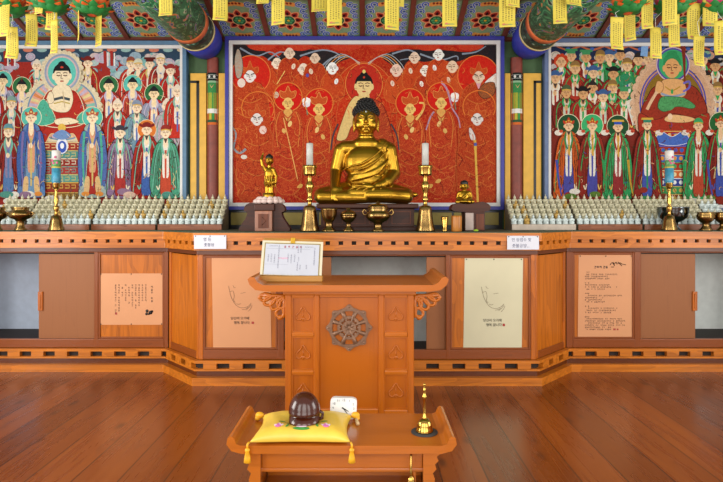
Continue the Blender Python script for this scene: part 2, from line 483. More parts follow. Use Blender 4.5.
for side, px in (('left', 205.5), ('right', 528.5)):
    bx = X(px, YW - .04); bz = CAMZ + 1.43 * KW; r = .150 * KW
    t = thing('painted_beam', 'round roof beam with blue end and green swirl painting above the %s column' % side, 'beam', (bx, YW - .05, bz), 'painted roof beams')
    for (y0, y1, mi, dr, nm) in ((0, .30, 0, .0, 'blue_end'), (.30, .325, 1, .004, 'cream_band'), (.325, .49, 2, .0, 'scroll_band'), (.49, .56, 3, .004, 'orange_band'), (.56, 1.75, 4, 0.0, 'swirl_shaft')):
        rr = r + dr
        prof = [(rr, YW - .03 - y0), (rr, YW - .03 - y1)] if y0 else [(rr * .9, YW - .03), (rr * .97, YW - .08), (rr, YW - .15), (rr, YW - .33)]
        MB().lathe(prof, (bx, 0, bz), 40, 0, axis=1).build(nm, BM[mi], t)
    # column: brown shaft with a painted band near its top
    cx0, cx1 = (206.5, 218.0) if side == 'left' else (511.0, 523.0)
    x0, x1 = X(cx0, (YW - .04)), X(cx1, (YW - .04)); xc = (x0 + x1) / 2; hw = (x1 - x0) / 2
    t = thing('temple_column', 'dark red-brown column with painted ornament band on the %s of the red painting' % side, 'column', (xc, (YW - .02), 1.04), 'temple columns')
    mb = MB(); pts = [(xc + hw * math.cos(a), (YW - .02) - hw * .75 * math.sin(a)) for a in [math.pi * i / 12 for i in range(13)]]
    mb.prism(pts, 2, 1.04, bz - r + .03, 0, True); mb.build('shaft', COLB, t)
    P = Paint(lambda u, v, l: (xc + u * hw * .96, (YW - .02) - hw * .75 * math.sqrt(max(0, 1 - (u * .96) ** 2)) - .002 - l, Z(v, (YW - .04))), 0.0004)
    def band(y0, y1, c, ln=0.0):
        for q in range(6): P.poly([(-1 + q / 3, y0), (-1 + (q + 1) / 3, y0), (-1 + (q + 1) / 3, y1), (-1 + q / 3, y1)], c, ln)
    band(73, 81, '#1a2320'); band(75, 79, '#b9c3bb', .6); band(75.5, 78.5, '#232c2a')
    for u in (-.45, .45): P.ell(u, 77, .2, 1.4, '#d8d8d0')
    band(81, 83, '#8fb58f'); band(83, 93, '#3c8a4c', .2)
    P.poly([(-.8, 84), (.8, 84), (0, 91)], '#c6452b'); P.poly([(-.4, 85), (.4, 85), (0, 88.5)], '#e6a57a')
    band(93, 109, '#7f9a3a')
    for u, c in ((-.75, '#d07a32'), (-.25, '#b9b13c'), (.25, '#3f8f4e'), (.75, '#d07a32')):
        P.poly([(u - .22, 93), (u + .22, 93), (u + .22, 120), (u - .22, 120)], c)
    band(109, 113.5, '#e3e2dc'); band(120, 122.5, '#33553a'); band(122.5, 125, '#d0692f')
    P.build('ornament_band', dan, t)
    # ochre boards beside the column
    if side == 'left': bds = [(190.0, 206.0, True), (218.4, 225.8, False)]
    else: bds = [(505.0, 510.6, False), (523.6, 541.5, True)]
    for a, b, wide in bds:
        xa, xb = X(a, (YW - .04)), X(b, (YW - .04))
        lab = 'wide ochre wall board with a black inset line' if wide else 'narrow plain ochre wall board'
        tt = thing('ochre_wall_board', '%s beside the %s column' % (lab, side), 'board', ((xa + xb) / 2, (YW - .02), 1.04), 'ochre boards beside the columns')
        MB().box(xa, xb, (YW - .035), YW, 1.04, Z(73, (YW - .04))).build('board', YEL, tt, .003)
        if wide:
            ia, ib = (196.3, 199.0) if side == 'left' else (533.8, 536.2)
            mb = MB(); mb.box(X(ia, (YW - .04)), X(ib, (YW - .04)), (YW - .039), (YW - .034), 1.04, Z(81, (YW - .04)))
            if side == 'left': mb.box(X(190, (YW - .04)), X(ib, (YW - .04)), (YW - .039), (YW - .034), Z(83, (YW - .04)), Z(80.5, (YW - .04)))
            else: mb.box(X(ia, (YW - .04)), X(541.5, (YW - .04)), (YW - .039), (YW - .034), Z(83, (YW - .04)), Z(80.5, (YW - .04)))
            mb.build('inset_line', BLACK, tt)

# low board under the middle painting: olive panels in black frames
t = thing('dado_board', 'olive and black panelled board under the red painting', 'board', (0, (YW - .02), 1.04))
MB().box(X(227, (YW - .04)), X(503, (YW - .04)), (YW - .025), YW, 1.04, Z(210.6, (YW - .04))).build('backing', BLACK, t)
xs = [229.5, 273, 318, 363, 408, 453, 500]
for a, b in zip(xs[:-1], xs[1:]):
    MB().box(X(a + 1, (YW - .04)), X(b - 1, (YW - .04)), (YW - .030), (YW - .023), Z(225, (YW - .04)), Z(212.5, (YW - .04))).build('olive_panel', plain('olive_panel', '#8d7a2f', .5) if a == xs[0] else bpy.data.materials['olive_panel'], t, .003)

# ------------------------------------------------------------------ altar
PATH = [(-3.75, 4.20), (-1.475, 4.20), (-1.150, 3.85), (1.165, 3.85), (1.495, 4.20), (3.75, 4.20)]
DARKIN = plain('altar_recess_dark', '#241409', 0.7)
GREENC = plain('green_altar_cloth', '#3c4c36', 0.65)
ctr = thing('altar_counter', 'long orange wooden altar top with green cover and slotted cornice', 'altar top', (0, 4.2, .885))
def close(prof_path, inner):  # helper: full slab polygon from path to the wall
    return prof_path
def slab(mb, off, z0, z1, mi=0, path=PATH):
    n = len(path); nor = []
    for i in range(n):
        ds = []
        if i > 0: ds.append((Vector(path[i]) - Vector(path[i - 1])).normalized())
        if i < n - 1: ds.append((Vector(path[i + 1]) - Vector(path[i])).normalized())
        ns = [Vector((d.y, -d.x)) for d in ds]; m = sum(ns, Vector((0, 0))).normalized(); nor.append(m / m.dot(ns[0]))
    pts = [tuple(Vector(p) + q * off) for p, q in zip(path, nor)]
    pts = pts + [(pts[-1][0], YW - .005), (pts[0][0], YW - .005)]
    mb.prism(pts, 2, z0, z1, mi); return mb
slab(MB(), .05, .978, 1.034).build('top_slab', W_ALTARX, ctr, .006)
slab(MB(), .042, 1.034, 1.040).build('green_cover', GREENC, ctr)
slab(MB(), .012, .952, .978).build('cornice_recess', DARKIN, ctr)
slab(MB(), .034, .914, .952).build('cornice_board', W_ALTARX, ctr, .005)
slab(MB(), .012, .885, .914).build('under_moulding', wood('shade_darkened_wood', '#5e2c0d', '#3d1a06', 0, contrast=.6), ctr, .004)  # wood colour darkened to deepen the shadow gap below the cornice
def along(off, z0, z1, pitch, width, inset=.03, path=PATH, parts=None):
    mb = MB()
    for a, b in zip(path[:-1], path[1:]):
        A, B = Vector(a), Vector(b); d = (B - A); L = d.length; d.normalize(); nn = Vector((d.y, -d.x))
        k = max(1, round(L / pitch)); st = L / k
        for i in range(k):
            c = A + d * (st * (i + .5)); p0 = c - d * width / 2; p1 = c + d * width / 2
            q = [p0 + nn * off, p1 + nn * off, p1 + nn * (off - inset), p0 + nn * (off - inset)]
            if parts: MB().prism([tuple(v) for v in q], 2, z0, z1).build(*parts)
            else: mb.prism([tuple(v) for v in q], 2, z0, z1)
    return mb
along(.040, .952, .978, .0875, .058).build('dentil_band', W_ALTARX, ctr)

pl = thing('altar_plinth', 'slotted wooden plinth along the foot of the altar', 'plinth', (0, 4.2, 0))
slab(MB(), .055, 0, .054).build('foot_board', W_ALTARX, pl, .004)
slab(MB(), .010, .054, .094).build('foot_moulding', bpy.data.materials['shade_darkened_wood'], pl, .004)  # shade of the receding foot band put into its dark wood colour
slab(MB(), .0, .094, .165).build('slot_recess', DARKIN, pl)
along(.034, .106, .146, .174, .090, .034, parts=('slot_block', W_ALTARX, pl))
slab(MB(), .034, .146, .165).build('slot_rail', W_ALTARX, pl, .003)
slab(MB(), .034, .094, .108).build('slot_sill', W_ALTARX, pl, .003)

GREYIN = plain('cupboard_grey_lining', '#b4bfd2', 0.7, var=.06)
GREYIN2 = plain('cupboard_grey_green_lining', '#e0e5e1', 0.7, var=.05)
CZ0, CZ1 = .165, .885          # cabinet zone
def cab_shell(t, x0, x1, yf, liner, ins=0.0, yb=None):
    """open carcass: lining at the back, floor, roof and ends"""
    yb = yb or YW - .03
    MB().box(x0, x1, yb - .02, yb, CZ0, CZ1).build('back_lining', liner, t)
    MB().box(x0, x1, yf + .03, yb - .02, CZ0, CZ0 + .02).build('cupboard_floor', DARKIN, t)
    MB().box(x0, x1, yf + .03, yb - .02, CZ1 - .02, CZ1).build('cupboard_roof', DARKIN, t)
    x0 += ins; x1 -= ins
    MB().box(x0, x0 + .02, yf + .03, yb - .02, CZ0 + .02, CZ1 - .02).build('end_board', W_DARKZ, t)
    MB().box(x1 - .02, x1, yf + .03, yb - .02, CZ0 + .02, CZ1 - .02).build('end_board', W_DARKZ, t)
def stile(t, x0, x1, yf, d=.03, m=None): MB().box(x0, x1, yf, yf + d, CZ0, CZ1).build('stile', m or W_DARKZ, t, .004)
def rails(t, x0, x1, yf, zt=.875, zb=.232):
    MB().box(x0, x1, yf + .001, yf + .03, CZ0, zb).build('bottom_rail', W_DARK, t, .005)
    MB().box(x0, x1, yf + .001, yf + .03, zt, CZ1).build('top_rail', W_DARK, t, .004)
def panel(t, x0, x1, yf, m=W_PANEL, zt=.875, zb=.232, frame=.014):
    MB().box(x0, x1, yf + .012, yf + .028, zb, zt).build('fixed_panel', m, t)
    mb = MB()
    mb.box(x0, x0 + frame, yf + .003, yf + .014, zb, zt).box(x1 - frame, x1, yf + .003, yf + .014, zb, zt)
    mb.box(x0 + frame, x1 - frame, yf + .003, yf + .014, zt - frame, zt).box(x0 + frame, x1 - frame, yf + .003, yf + .014, zb, zb + frame)
    mb.build('panel_frame', W_DARKZ, t, .003)
def sdoor(t, x0, x1, yf, hx=None, zt=.878, zb=.228):
    d = MB().box(x0, x1, yf + .034, yf + .052, zb, zt).build('sliding_door', W_DOOR, t, .003)
    if hx is not None:
        zc = .51; h = MB(); h.box(hx - .018, hx + .018, yf + .022, yf + .036, zc - .072, zc + .072)
        h.box(hx - .008, hx + .008, yf + .017, yf + .024, zc - .055, zc + .055).build('pull_handle', W_ALTAR, d, .004)
# left wing
yf = 4.20
lw = thing('altar_cabinet', 'left wing of the altar with a part open sliding door showing grey lining', 'cabinet', (-2.6, 4.2, CZ0), 'altar cabinets')
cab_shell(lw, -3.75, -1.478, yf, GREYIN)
sx = lambda px: X(px, yf)
stile(lw, sx(164), -1.478, yf); stile(lw, sx(94), sx(98), yf); rails(lw, -3.75, sx(164), yf)
panel(lw, sx(98), sx(164), yf); sdoor(lw, sx(36), sx(95), yf, sx(38.3)); sdoor(lw, -3.75, sx(-62), yf)
# right wing
rw = thing('altar_cabinet', 'right wing of the altar with a sliding door pushed back from a grey-green opening', 'cabinet', (2.6, 4.2, CZ0), 'altar cabinets')
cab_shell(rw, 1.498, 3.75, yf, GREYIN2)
stile(rw, 1.498, sx(573), yf); stile(rw, sx(634.5), sx(641), yf); rails(rw, sx(573), 3.75, yf)
panel(rw, sx(573), sx(634.5), yf); sdoor(rw, sx(640), sx(698), yf, sx(697)); sdoor(rw, sx(790), 3.75, yf)
# splayed corners
for s, a, b, nm in ((-1, PATH[1], PATH[2], 'left'), (1, PATH[3], PATH[4], 'right')):
    A, B = Vector(a), Vector(b); d = (B - A); L = d.length; ang = math.atan2(d.y, d.x)
    t = thing('corner_cabinet', 'slanted plain wooden corner of the altar on the %s' % nm, 'cabinet', (A.x, A.y, CZ0), 'slanted altar corners')
    M = Matrix.Translation((A.x, A.y, 0)) @ Matrix.Rotation(ang, 4, 'Z')
    mb = MB(); mb.M = M; mb.box(.03, L - .03, .012, .03, CZ0 + .03, CZ1 - .01).build('corner_panel', W_PANEL, t)
    for u in (.004, L - .034):
        mb = MB(); mb.M = M; mb.box(u, u + .03, .0, .034, CZ0, CZ1).build('corner_post', W_ALTAR, t, .005)
    mb = MB(); mb.M = M; mb.box(.034, L - .034, .001, .03, CZ0, CZ0 + .05).build('bottom_rail', W_DARK, t, .004)
# middle
yf = 3.85
mw = thing('altar_cabinet', 'middle part of the altar behind the lectern with open grey compartment', 'cabinet', (0, 3.85, CZ0), 'altar cabinets')
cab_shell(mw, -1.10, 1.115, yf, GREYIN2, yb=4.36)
stile(mw, -1.148, sx(203), yf, m=W_ALTAR); stile(mw, sx(277.5), sx(284), yf); stile(mw, sx(446), sx(450), yf); stile(mw, sx(531), 1.163, yf, m=W_ALTAR)
rails(mw, sx(203), sx(531), yf)
panel(mw, sx(203), sx(277.5), yf); panel(mw, sx(450), sx(531), yf)
sdoor(mw, sx(284), sx(331), yf); sdoor(mw, sx(427), sx(447), yf)
MB().box(X(433, 4.1), X(439, 4.1), 4.08, 4.12, CZ0 + .02, .70).build('support_leg', W_ALTAR, mw)
# ------------------------------------------------------------------ paintings
YP = YW - .035
def frame_boards(t, x0, x1, y0, y1, w, mat, ya, yb, name):
    """picture-frame: px outer rect, board width w px"""
    a, b = X(x0, YP), X(x1, YP); zt, zb = Z(y0, YP), Z(y1, YP); q = w / F * YP
    mb = MB()
    mb.box(a, b, ya, yb, zt - q, zt).box(a, b, ya, yb, zb, zb + q)
    mb.box(a, a + q, ya, yb, zb + q, zt - q).box(b - q, b, ya, yb, zb + q, zt - q)
    mb.build(name, mat, t, .002)
def pfn(px, py, l): return (X(px, YP), YP - .001 - l, Z(py, YP))
BLUE = plain('frame_blue', '#2d2f8e', .45); BLUEG = plain('frame_slate_blue', '#4d7391', .5); BLUES = plain('frame_grey_blue', '#586a8e', .5)
def face(P, x, y, r, skin, hair=None, beard=None, ln='#5a3326', hat=None, hatc2=None, ears=True, yaw=0.0):
    h = r * 1.28
    if beard:
        P.blobp([(x - r * .6, y + h * .45), (x + r * .6, y + h * .45), (x + r * .35, y + h * 1.3), (x, y + h * 1.9), (x - r * .35, y + h * 1.3)], beard)
    if hair and hat is None:
        P.ell(x, y - h * .25, r * 1.12, h * .95, hair)
        P.ell(x, y - h * 1.05, r * .5, r * .45, hair)
    if ears:
        P.ell(x - r * 1.02, y + .1 * h, r * .2, h * .32, skin); P.ell(x + r * 1.02, y + .1 * h, r * .2, h * .32, skin)
    P.ell(x, y + h * .08, r, h * .98, skin)
    if hair and hat is None: P.ell(x, y - h * .45, r * .98, h * .5, hair, a0=180, a1=360)
    e = r * .42; xx = x + yaw * r * .25
    for s in (-1, 1):
        P.stroke([(xx + s * e - r * .24, y - h * .02), (xx + s * e, y + h * .04), (xx + s * e + r * .24, y - h * .02)], max(.34, r * .13), ln)
        P.stroke([(xx + s * e - r * .28, y - h * .22), (xx + s * e, y - h * .30), (xx + s * e + r * .28, y - h * .22)], max(.28, r * .10), ln)
    P.stroke([(xx - r * .05, y - h * .1), (xx - r * .12, y + h * .28), (xx + r * .12, y + h * .3)], max(.28, r * .09), ln)
    P.ell(xx, y + h * .55, r * .26, h * .075, '#a8402f', n=8)
    if hat:
        k, c = hat
        if k == 'cap':
            P.blobp([(x - r * 1.1, y - h * .35), (x - r * .9, y - h * 1.15), (x, y - h * 1.5), (x + r * .9, y - h * 1.15), (x + r * 1.1, y - h * .35), (x, y - h * .5)], c)
            P.stroke([(x - r * 1.05, y - h * .42), (x, y - h * .58), (x + r * 1.05, y - h * .42)], r * .3, hatc2 or '#c9a24a')
        elif k == 'flat':
            P.poly([(x - r * .9, y - h * .4), (x - r * 1.0, y - h * .95), (x + r * 1.0, y - h * .95), (x + r * .9, y - h * .4)], c)
            P.poly([(x - r * 1.5, y - h * .9), (x - r * 1.4, y - h * 1.3), (x + r * 1.4, y - h * 1.3), (x + r * 1.5, y - h * .9)], hatc2 or c)
        elif k == 'crown':
            P.blobp([(x - r * 1.1, y - h * .3), (x - r * 1.35, y - h * 1.0), (x - r * .6, y - h * .85), (x, y - h * 1.6), (x + r * .6, y - h * .85), (x + r * 1.35, y - h * 1.0), (x + r * 1.1, y - h * .3), (x, y - h * .55)], c)
            for u in (-.6, 0, .6): P.ell(x + u * r, y - h * (.75 if u else .95), r * .22, col=hatc2 or '#d8b23c', n=8)
        elif k == 'wing':
            P.blobp([(x - r * 1.0, y - h * .4), (x - r * .9, y - h * 1.1), (x, y - h * 1.4), (x + r * .9, y - h * 1.1), (x + r * 1.0, y - h * .4), (x, y - h * .5)], c)
            for s in (-1, 1): P.blobp([(x + s * r * .8, y - h * .75), (x + s * r * 1.6, y - h * 1.15), (x + s * r * 1.8, y - h * .8), (x + s * r * 1.2, y - h * .5)], c)
def person(P, x, y, r, bot, robe, inner='#e6dfd0', sash='#5566a8', collar='#58a07a', halo=None, skin='#e8cfa8', hair=None, hat=None, hatc2=None, beard=None, w=2.6, lean=0.0, hands=True, edge='#3a1410', skirt=None, lnk=.55, sleeve=None, hk=2.25, big=False):
    h = r * 1.28; top = y + h * 1.0; H = bot - top
    if halo:
        P.ell(x, y - r * .1, r * hk, r * hk * 1.02, '#e5d9b4', n=28); P.ell(x, y - r * .1, r * hk * .945, r * hk * .965, halo, .15, n=28)
    xb = x + lean
    P.blobp([(x - r * .7, top), (x - r * 1.9, top + H * .08), (x - r * 2.3, top + H * .35), (xb - r * w, bot - H * .12), (xb - r * w * .8, bot), (xb + r * w * .8, bot), (xb + r * w, bot - H * .12), (x + r * 2.3, top + H * .35), (x + r * 1.9, top + H * .08), (x + r * .7, top)], robe, lnk, edge, max(.45, r * .12))
    # hanging sleeves
    for s in (-1, 1):
        P.blobp([(x + s * r * 1.0, top + H * .14), (x + s * r * 2.4, top + H * .13), (xb + s * r * 3.2, top + H * .5), (xb + s * r * 2.7, top + H * .84), (xb + s * r * 1.7, top + H * .76), (x + s * r * 1.2, top + H * .4)], sleeve or robe, lnk, edge, max(.35, r * .09))
    if big:                                   # wide robe sleeves falling almost to the hem
        for s in (-1, 1):
            P.blobp([(x + s * r * .75, top + H * .10), (x + s * r * 2.3, top + H * .12), (xb + s * r * 3.3, top + H * .42), (xb + s * r * 3.7, top + H * .80), (xb + s * r * 2.7, top + H * .97), (xb + s * r * 1.3, top + H * .88), (x + s * r * .95, top + H * .45)], sleeve or robe, lnk, edge, .6)
            for k in range(4): P.stroke([(x + s * r * (1.2 + .3 * k), top + H * .2), (xb + s * r * (1.6 + .4 * k), top + H * .5), (xb + s * r * (1.6 + .45 * k), top + H * .86)], .5, edge, smooth=True)
    for s in (-1, 1):
        P.stroke([(x + s * r * 1.3, top + H * .10), (x + s * r * 2.2, top + H * .32), (xb + s * r * (w - .25), bot - H * .1)], max(.6, r * .2), collar, smooth=True)
        P.stroke([(xb + s * r * 1.35, top + H * .78), (xb + s * r * 1.7, top + H * .86), (xb + s * r * 2.1, top + H * .8)], max(.7, r * .26), R.choice(['#e0d6b8', sash, '#d8b25a', collar]), smooth=True)
        for k in range(4):
            u = s * r * R.uniform(.8, 2.2); v = top + H * R.uniform(.2, .75)
            P.stroke([(x + u, v), (x + u + s * r * R.uniform(-.3, .5), v + H * .09), (x + u + s * r * R.uniform(-.2, .8), v + H * .17)], max(.4, r * .11), R.choice([edge, edge, '#d8c08a']), smooth=True)
    if skirt:
        P.blobp([(xb - r * .9, top + H * .5), (xb + r * .9, top + H * .5), (xb + r * 1.2, bot - H * .08), (xb, bot - H * .04), (xb - r * 1.2, bot - H * .08)], skirt, .5, edge, .35)
    P.blobp([(x - r * .55, top + H * .04), (x + r * .55, top + H * .04), (xb + r * .75, top + H * .6), (xb, top + H * .66), (xb - r * .75, top + H * .6)], inner, .35)
    P.stroke([(x, top + H * .2), (xb, top + H * .85)], (r * .5, r * .34), sash)
    for s in (-1, 1):
        P.stroke([(x + s * r * .35, top - h * .02), (x + s * r * .9, top + H * .12), (x + s * r * .25, top + H * .3)], (r * .5, r * .4), collar, smooth=True)
    P.blobp([(x - r * .4, y + h * .8), (x + r * .4, y + h * .8), (x + r * .5, top + H * .1), (x, top + H * .17), (x - r * .5, top + H * .1)], skin)
    if hands:
        P.ell(x - r * .1, top + H * .3, r * .42, r * .62, skin, n=10); P.stroke([(x - r * .1, top + H * .22), (x - r * .1, top + H * .36)], .3, '#8a5a40')
    face(P, x, y, r, skin, hair, beard, hat=hat, hatc2=hatc2)

def dabs(P, x0, x1, y0, y1, n, cols, seed, avoid=(), ln=(3, 8), wd=(.6, 1.6)):
    q = random.Random(seed)
    for i in range(n):
        x, y = q.uniform(x0, x1), q.uniform(y0, y1)
        if any((x - a) ** 2 + (y - b) ** 2 < (c + 3) ** 2 for a, b, c in avoid): continue
        L = q.uniform(*ln); a = q.uniform(0, 6.28); k = q.uniform(-1.6, 1.6); pts = []
        for t_ in range(6): pts.append((x, y)); x += L / 5 * math.cos(a); y += L / 5 * math.sin(a); a += k / 2.2
        P.stroke(pts, (q.uniform(*wd), wd[0] * .7), q.choice(cols))
def clouds(P, x0, x1, y0, y1, n, cols, rmin, rmax, seed):
    q = random.Random(seed)
    for i in range(n):
        x, y, r = q.uniform(x0, x1), q.uniform(y0, y1), q.uniform(rmin, rmax); c = q.choice(cols)
        P.ell(x, y, r, r * .8, c, .35, n=12); P.ring(x, y, r * .6, .5, q.choice(cols), n=9, a0=q.uniform(0, 360), a1=q.uniform(400, 560))

# ---- middle painting: red ground with gold line work
rp = paint_mat('red_painting', '#c9602a', 8.5, 10.0, .6, 2.4, .17)
t = thing('temple_painting', 'large red temple painting in bright blue frame behind the golden Buddha', 'painting', (X(364.5, YP), (YW - .02), Z(210, YP)), 'temple paintings')
frame_boards(t, 226, 503.3, 37.5, 210, 3.6, BLUE, YW - .075, YW - .002, 'blue_frame')
frame_boards(t, 229.4, 499.8, 41.2, 206.5, 3.7, WHITE, YW - .06, YW - .01, 'white_border')
MB().box(X(233, YP), X(496.4, YP), YP, YW - .01, Z(203, YP), Z(44.8, YP)).build('backing', WHITE, t)
P = Paint(pfn, clip=(232.8, 496.5, 44.6, 203.2))
P.poly([(230, 44), (500, 44), (500, 204), (230, 204)], '#ab1a08', .7)
for i in range(60):
    x, y = R.uniform(232, 497), R.uniform(60, 205); a, b = R.uniform(6, 16), R.uniform(5, 12)
    P.ell(x, y, a, b, R.choice(['#b3200a', '#9c1206', '#ba280c', '#aa240a', '#8e1406']), .75, R.uniform(0, 3), 14)
RED, DRED, ORG_, GLD, PAL = '#c32a1c', '#8e2416', '#d5642b', '#dfae55', '#ead9c4'
for pts in ([(232, 46), (258, 48), (276, 57), (288, 50), (318, 50), (350, 56), (340, 62), (327, 70), (316, 62), (305, 56), (296, 62), (284, 66), (272, 62), (262, 56), (246, 56), (240, 66), (232, 72)],
            [(382, 56), (402, 50), (440, 50), (470, 52), (478, 46), (497, 46), (497, 78), (488, 64), (476, 56), (456, 62), (440, 60), (424, 62), (410, 60), (400, 70), (390, 64)]):
    P.blobp(pts, '#1c1c22', .05)
for pts in ([(240, 48), (256, 56), (270, 52), (280, 58)], [(300, 56), (322, 50), (338, 54), (338, 60)], [(268, 60), (280, 52), (292, 56)], [(392, 54), (408, 50), (418, 56), (400, 60)], [(420, 54), (440, 60), (456, 56), (458, 60)], [(462, 54), (476, 52), (486, 46)], [(322, 66), (332, 58), (345, 57)]):
    P.stroke(pts, (1.8, .8), '#8793a3', smooth=True)
for x, r in ((262, 15), (300, 13), (346, 16), (384, 16), (428, 13), (470, 14)): P.ell(x, 45, r, 6, '#c0301f', .6)
# central mandorla
P.ell(364, 124, 38, 62, '#bb2208', .75, n=40); P.ring(364, 124, 38, .8, '#c96a34', 62, 44); P.ring(364, 124, 33, .6, '#c4602c', 56, 44); P.ring(364, 124, 28, .5, '#c4602c', 49, 40)
for s in (-1, 1):
    for k in range(4): P.stroke([(364 + s * 4, 66 - k), (364 + s * (14 + 3 * k), 57 - k), (364 + s * (26 + 4 * k), 62 + k), (364 + s * (34 + 3 * k), 74 + 2 * k)], .7, '#a9b0b6' if k % 2 else '#e09a55', smooth=True)
P.ell(364, 84, 18, 20, '#b8261a', .2, n=30); P.ring(364, 84, 18.5, .7, '#e0883e', 20.5, 36)
# main figure
P.blobp([(356, 97), (349, 104), (344, 118), (338, 134), (336, 146), (346, 176), (364, 184), (386, 178), (394, 148), (386, 112), (376, 100)], '#a3331d', .8, '#5b1a10', .6)
P.blobp([(357, 96), (350, 102), (344.5, 114), (339, 130), (337, 140), (346, 139), (352, 126), (362, 124), (366, 104)], '#dfc07c', .1, '#6b3a1c', .45)
P.stroke([(352, 140), (358, 150), (370, 160), (384, 158)], 1.2, '#d98a46', smooth=True)
P.poly([(359, 92), (369, 92), (370, 102), (358, 102)], '#dfc07c')
face(P, 364, 86, 8.0, '#e3c688', '#1a1718'); P.ell(364, 71.6, 1.6, 1.9, '#e8d27a'); P.ell(364, 77.5, 1.1, 1.1, '#c9412b')
# monks
for x, y, r, sk, ry_ in ((277, 63, 4.6, '#ecd9c2', 1), (289.5, 53, 4.6, '#e6cdb4', 1), (303.5, 69, 4.9, '#ecd6c2', 1), (315, 58, 4.3, '#e3c9ae', -1), (332.3, 68, 5.0, '#eceeea', 1),
                         (396.4, 70, 5.2, '#e8c8b4', -1), (414.5, 57.5, 4.7, '#e6cdb4', -1), (425.5, 70.5, 4.6, '#efe6da', -1), (438.5, 54.5, 4.7, '#ecebe4', -1), (452.3, 66.5, 5.0, '#e3c6a8', -1)):
    P.blobp([(x - 4, y + 5), (x - 10, y + 11), (x - 12, y + 28), (x, y + 34), (x + 12, y + 28), (x + 10, y + 11), (x + 4, y + 5)], R.choice(['#b83a14', '#a82c12', '#bd4318']), .75, '#cf7434', .4)
    P.stroke([(x - 4, y + 6), (x, y + 11), (x + 4, y + 6)], 1.1, '#8e2a18')
    P.ell(x + ry_ * 4, y + 13.5, 2.0, 3.0, sk, rot=.3 * ry_, n=10); P.stroke([(x + ry_ * 3.6, y + 12), (x + ry_ * 4.4, y + 15)], .35, '#8a5a40')
    face(P, x, y, r, sk, yaw=ry_ * .5)
P.ell(307.5, 75.5, 1.6, 1.9, '#5a4f9e')
P.stroke([(277, 84), (285, 71)], .9, '#e8c26a')
# helmeted guardians in the corners
for x, y, rr in ((251, 75, 19), (478, 76, 20), (258, 113, 16.5), (479.5, 112, 17.5)):
    P.ell(x, y, rr, rr, '#c6180e', .25, n=34); P.ring(x, y, rr + .4, .9, '#dc7436', n=40)
def guard(x, y, sk, beard=None):
    P.blobp([(x - 5, y + 6), (x - 15, y + 14), (x - 20, y + 40), (x - 18, y + 78), (x, y + 84), (x + 18, y + 78), (x + 20, y + 40), (x + 15, y + 14), (x + 5, y + 6)], '#a8300f', .9, '#c4622c', .45)
    for k in range(3): P.stroke([(x - 12, y + 22 + 15 * k), (x, y + 27 + 15 * k), (x + 12, y + 22 + 15 * k)], .7, '#c8702f', smooth=True)
    P.blobp([(x - 7, y - 3), (x - 8, y - 9), (x - 3, y - 8), (x, y - 15), (x + 3, y - 8), (x + 8, y - 9), (x + 7, y - 3)], '#b8461a', .8, '#d07a38', .4)
    face(P, x, y, 5.0, sk, beard=beard); P.stroke([(x - 4.5, y - 2.6), (x - 1, y - 1.2)], .9, '#2a1a18'); P.stroke([(x + 4.5, y - 2.6), (x + 1, y - 1.2)], .9, '#2a1a18')
guard(250, 76, '#e6e2de'); guard(478.5, 77, '#e0c3a8', '#d59aa6'); guard(257, 119, '#dfd7d0'); guard(477, 119, '#dfd6d0')
P.blobp([(238.5, 49), (236.5, 51), (234.5, 62), (236.5, 77), (241, 77), (243, 66), (241, 54)], '#a59f90', .5, '#4a4038', .5)
P.ell(241.5, 83, 4.0, 4.6, '#e3d2c4', n=12)
P.blobp([(484, 84), (492, 76), (497, 74), (497, 86), (490, 92)], '#e6dfd6', .4, '#4a3a30', .4); P.blobp([(478, 92), (484, 84), (494, 83), (494, 94), (484, 99)], '#7b4a2b', .8, '#3a2214', .5)
P.ell(263, 130, 3.6, 4.2, '#e6c9be'); P.stroke([(231, 125), (236, 134), (234, 148), (240, 153), (246, 149)], (1.4, 2.6), '#8b8f96', smooth=True); P.ell(244, 157, 3.2, 2.2, '#d8cfc2')
P.blobp([(469, 128), (471.5, 129), (475, 136), (475, 140), (471, 140), (469, 134)], '#ddd3cf', .2, '#6a4a48', .4)
P.stroke([(474.6, 140), (475.3, 150)], 2.8, '#d8a94a'); P.stroke([(475, 143), (475.2, 146)], 3.2, '#4c5aa0'); P.stroke([(475.3, 150), (477.6, 202)], 2.2, '#e0b24c')
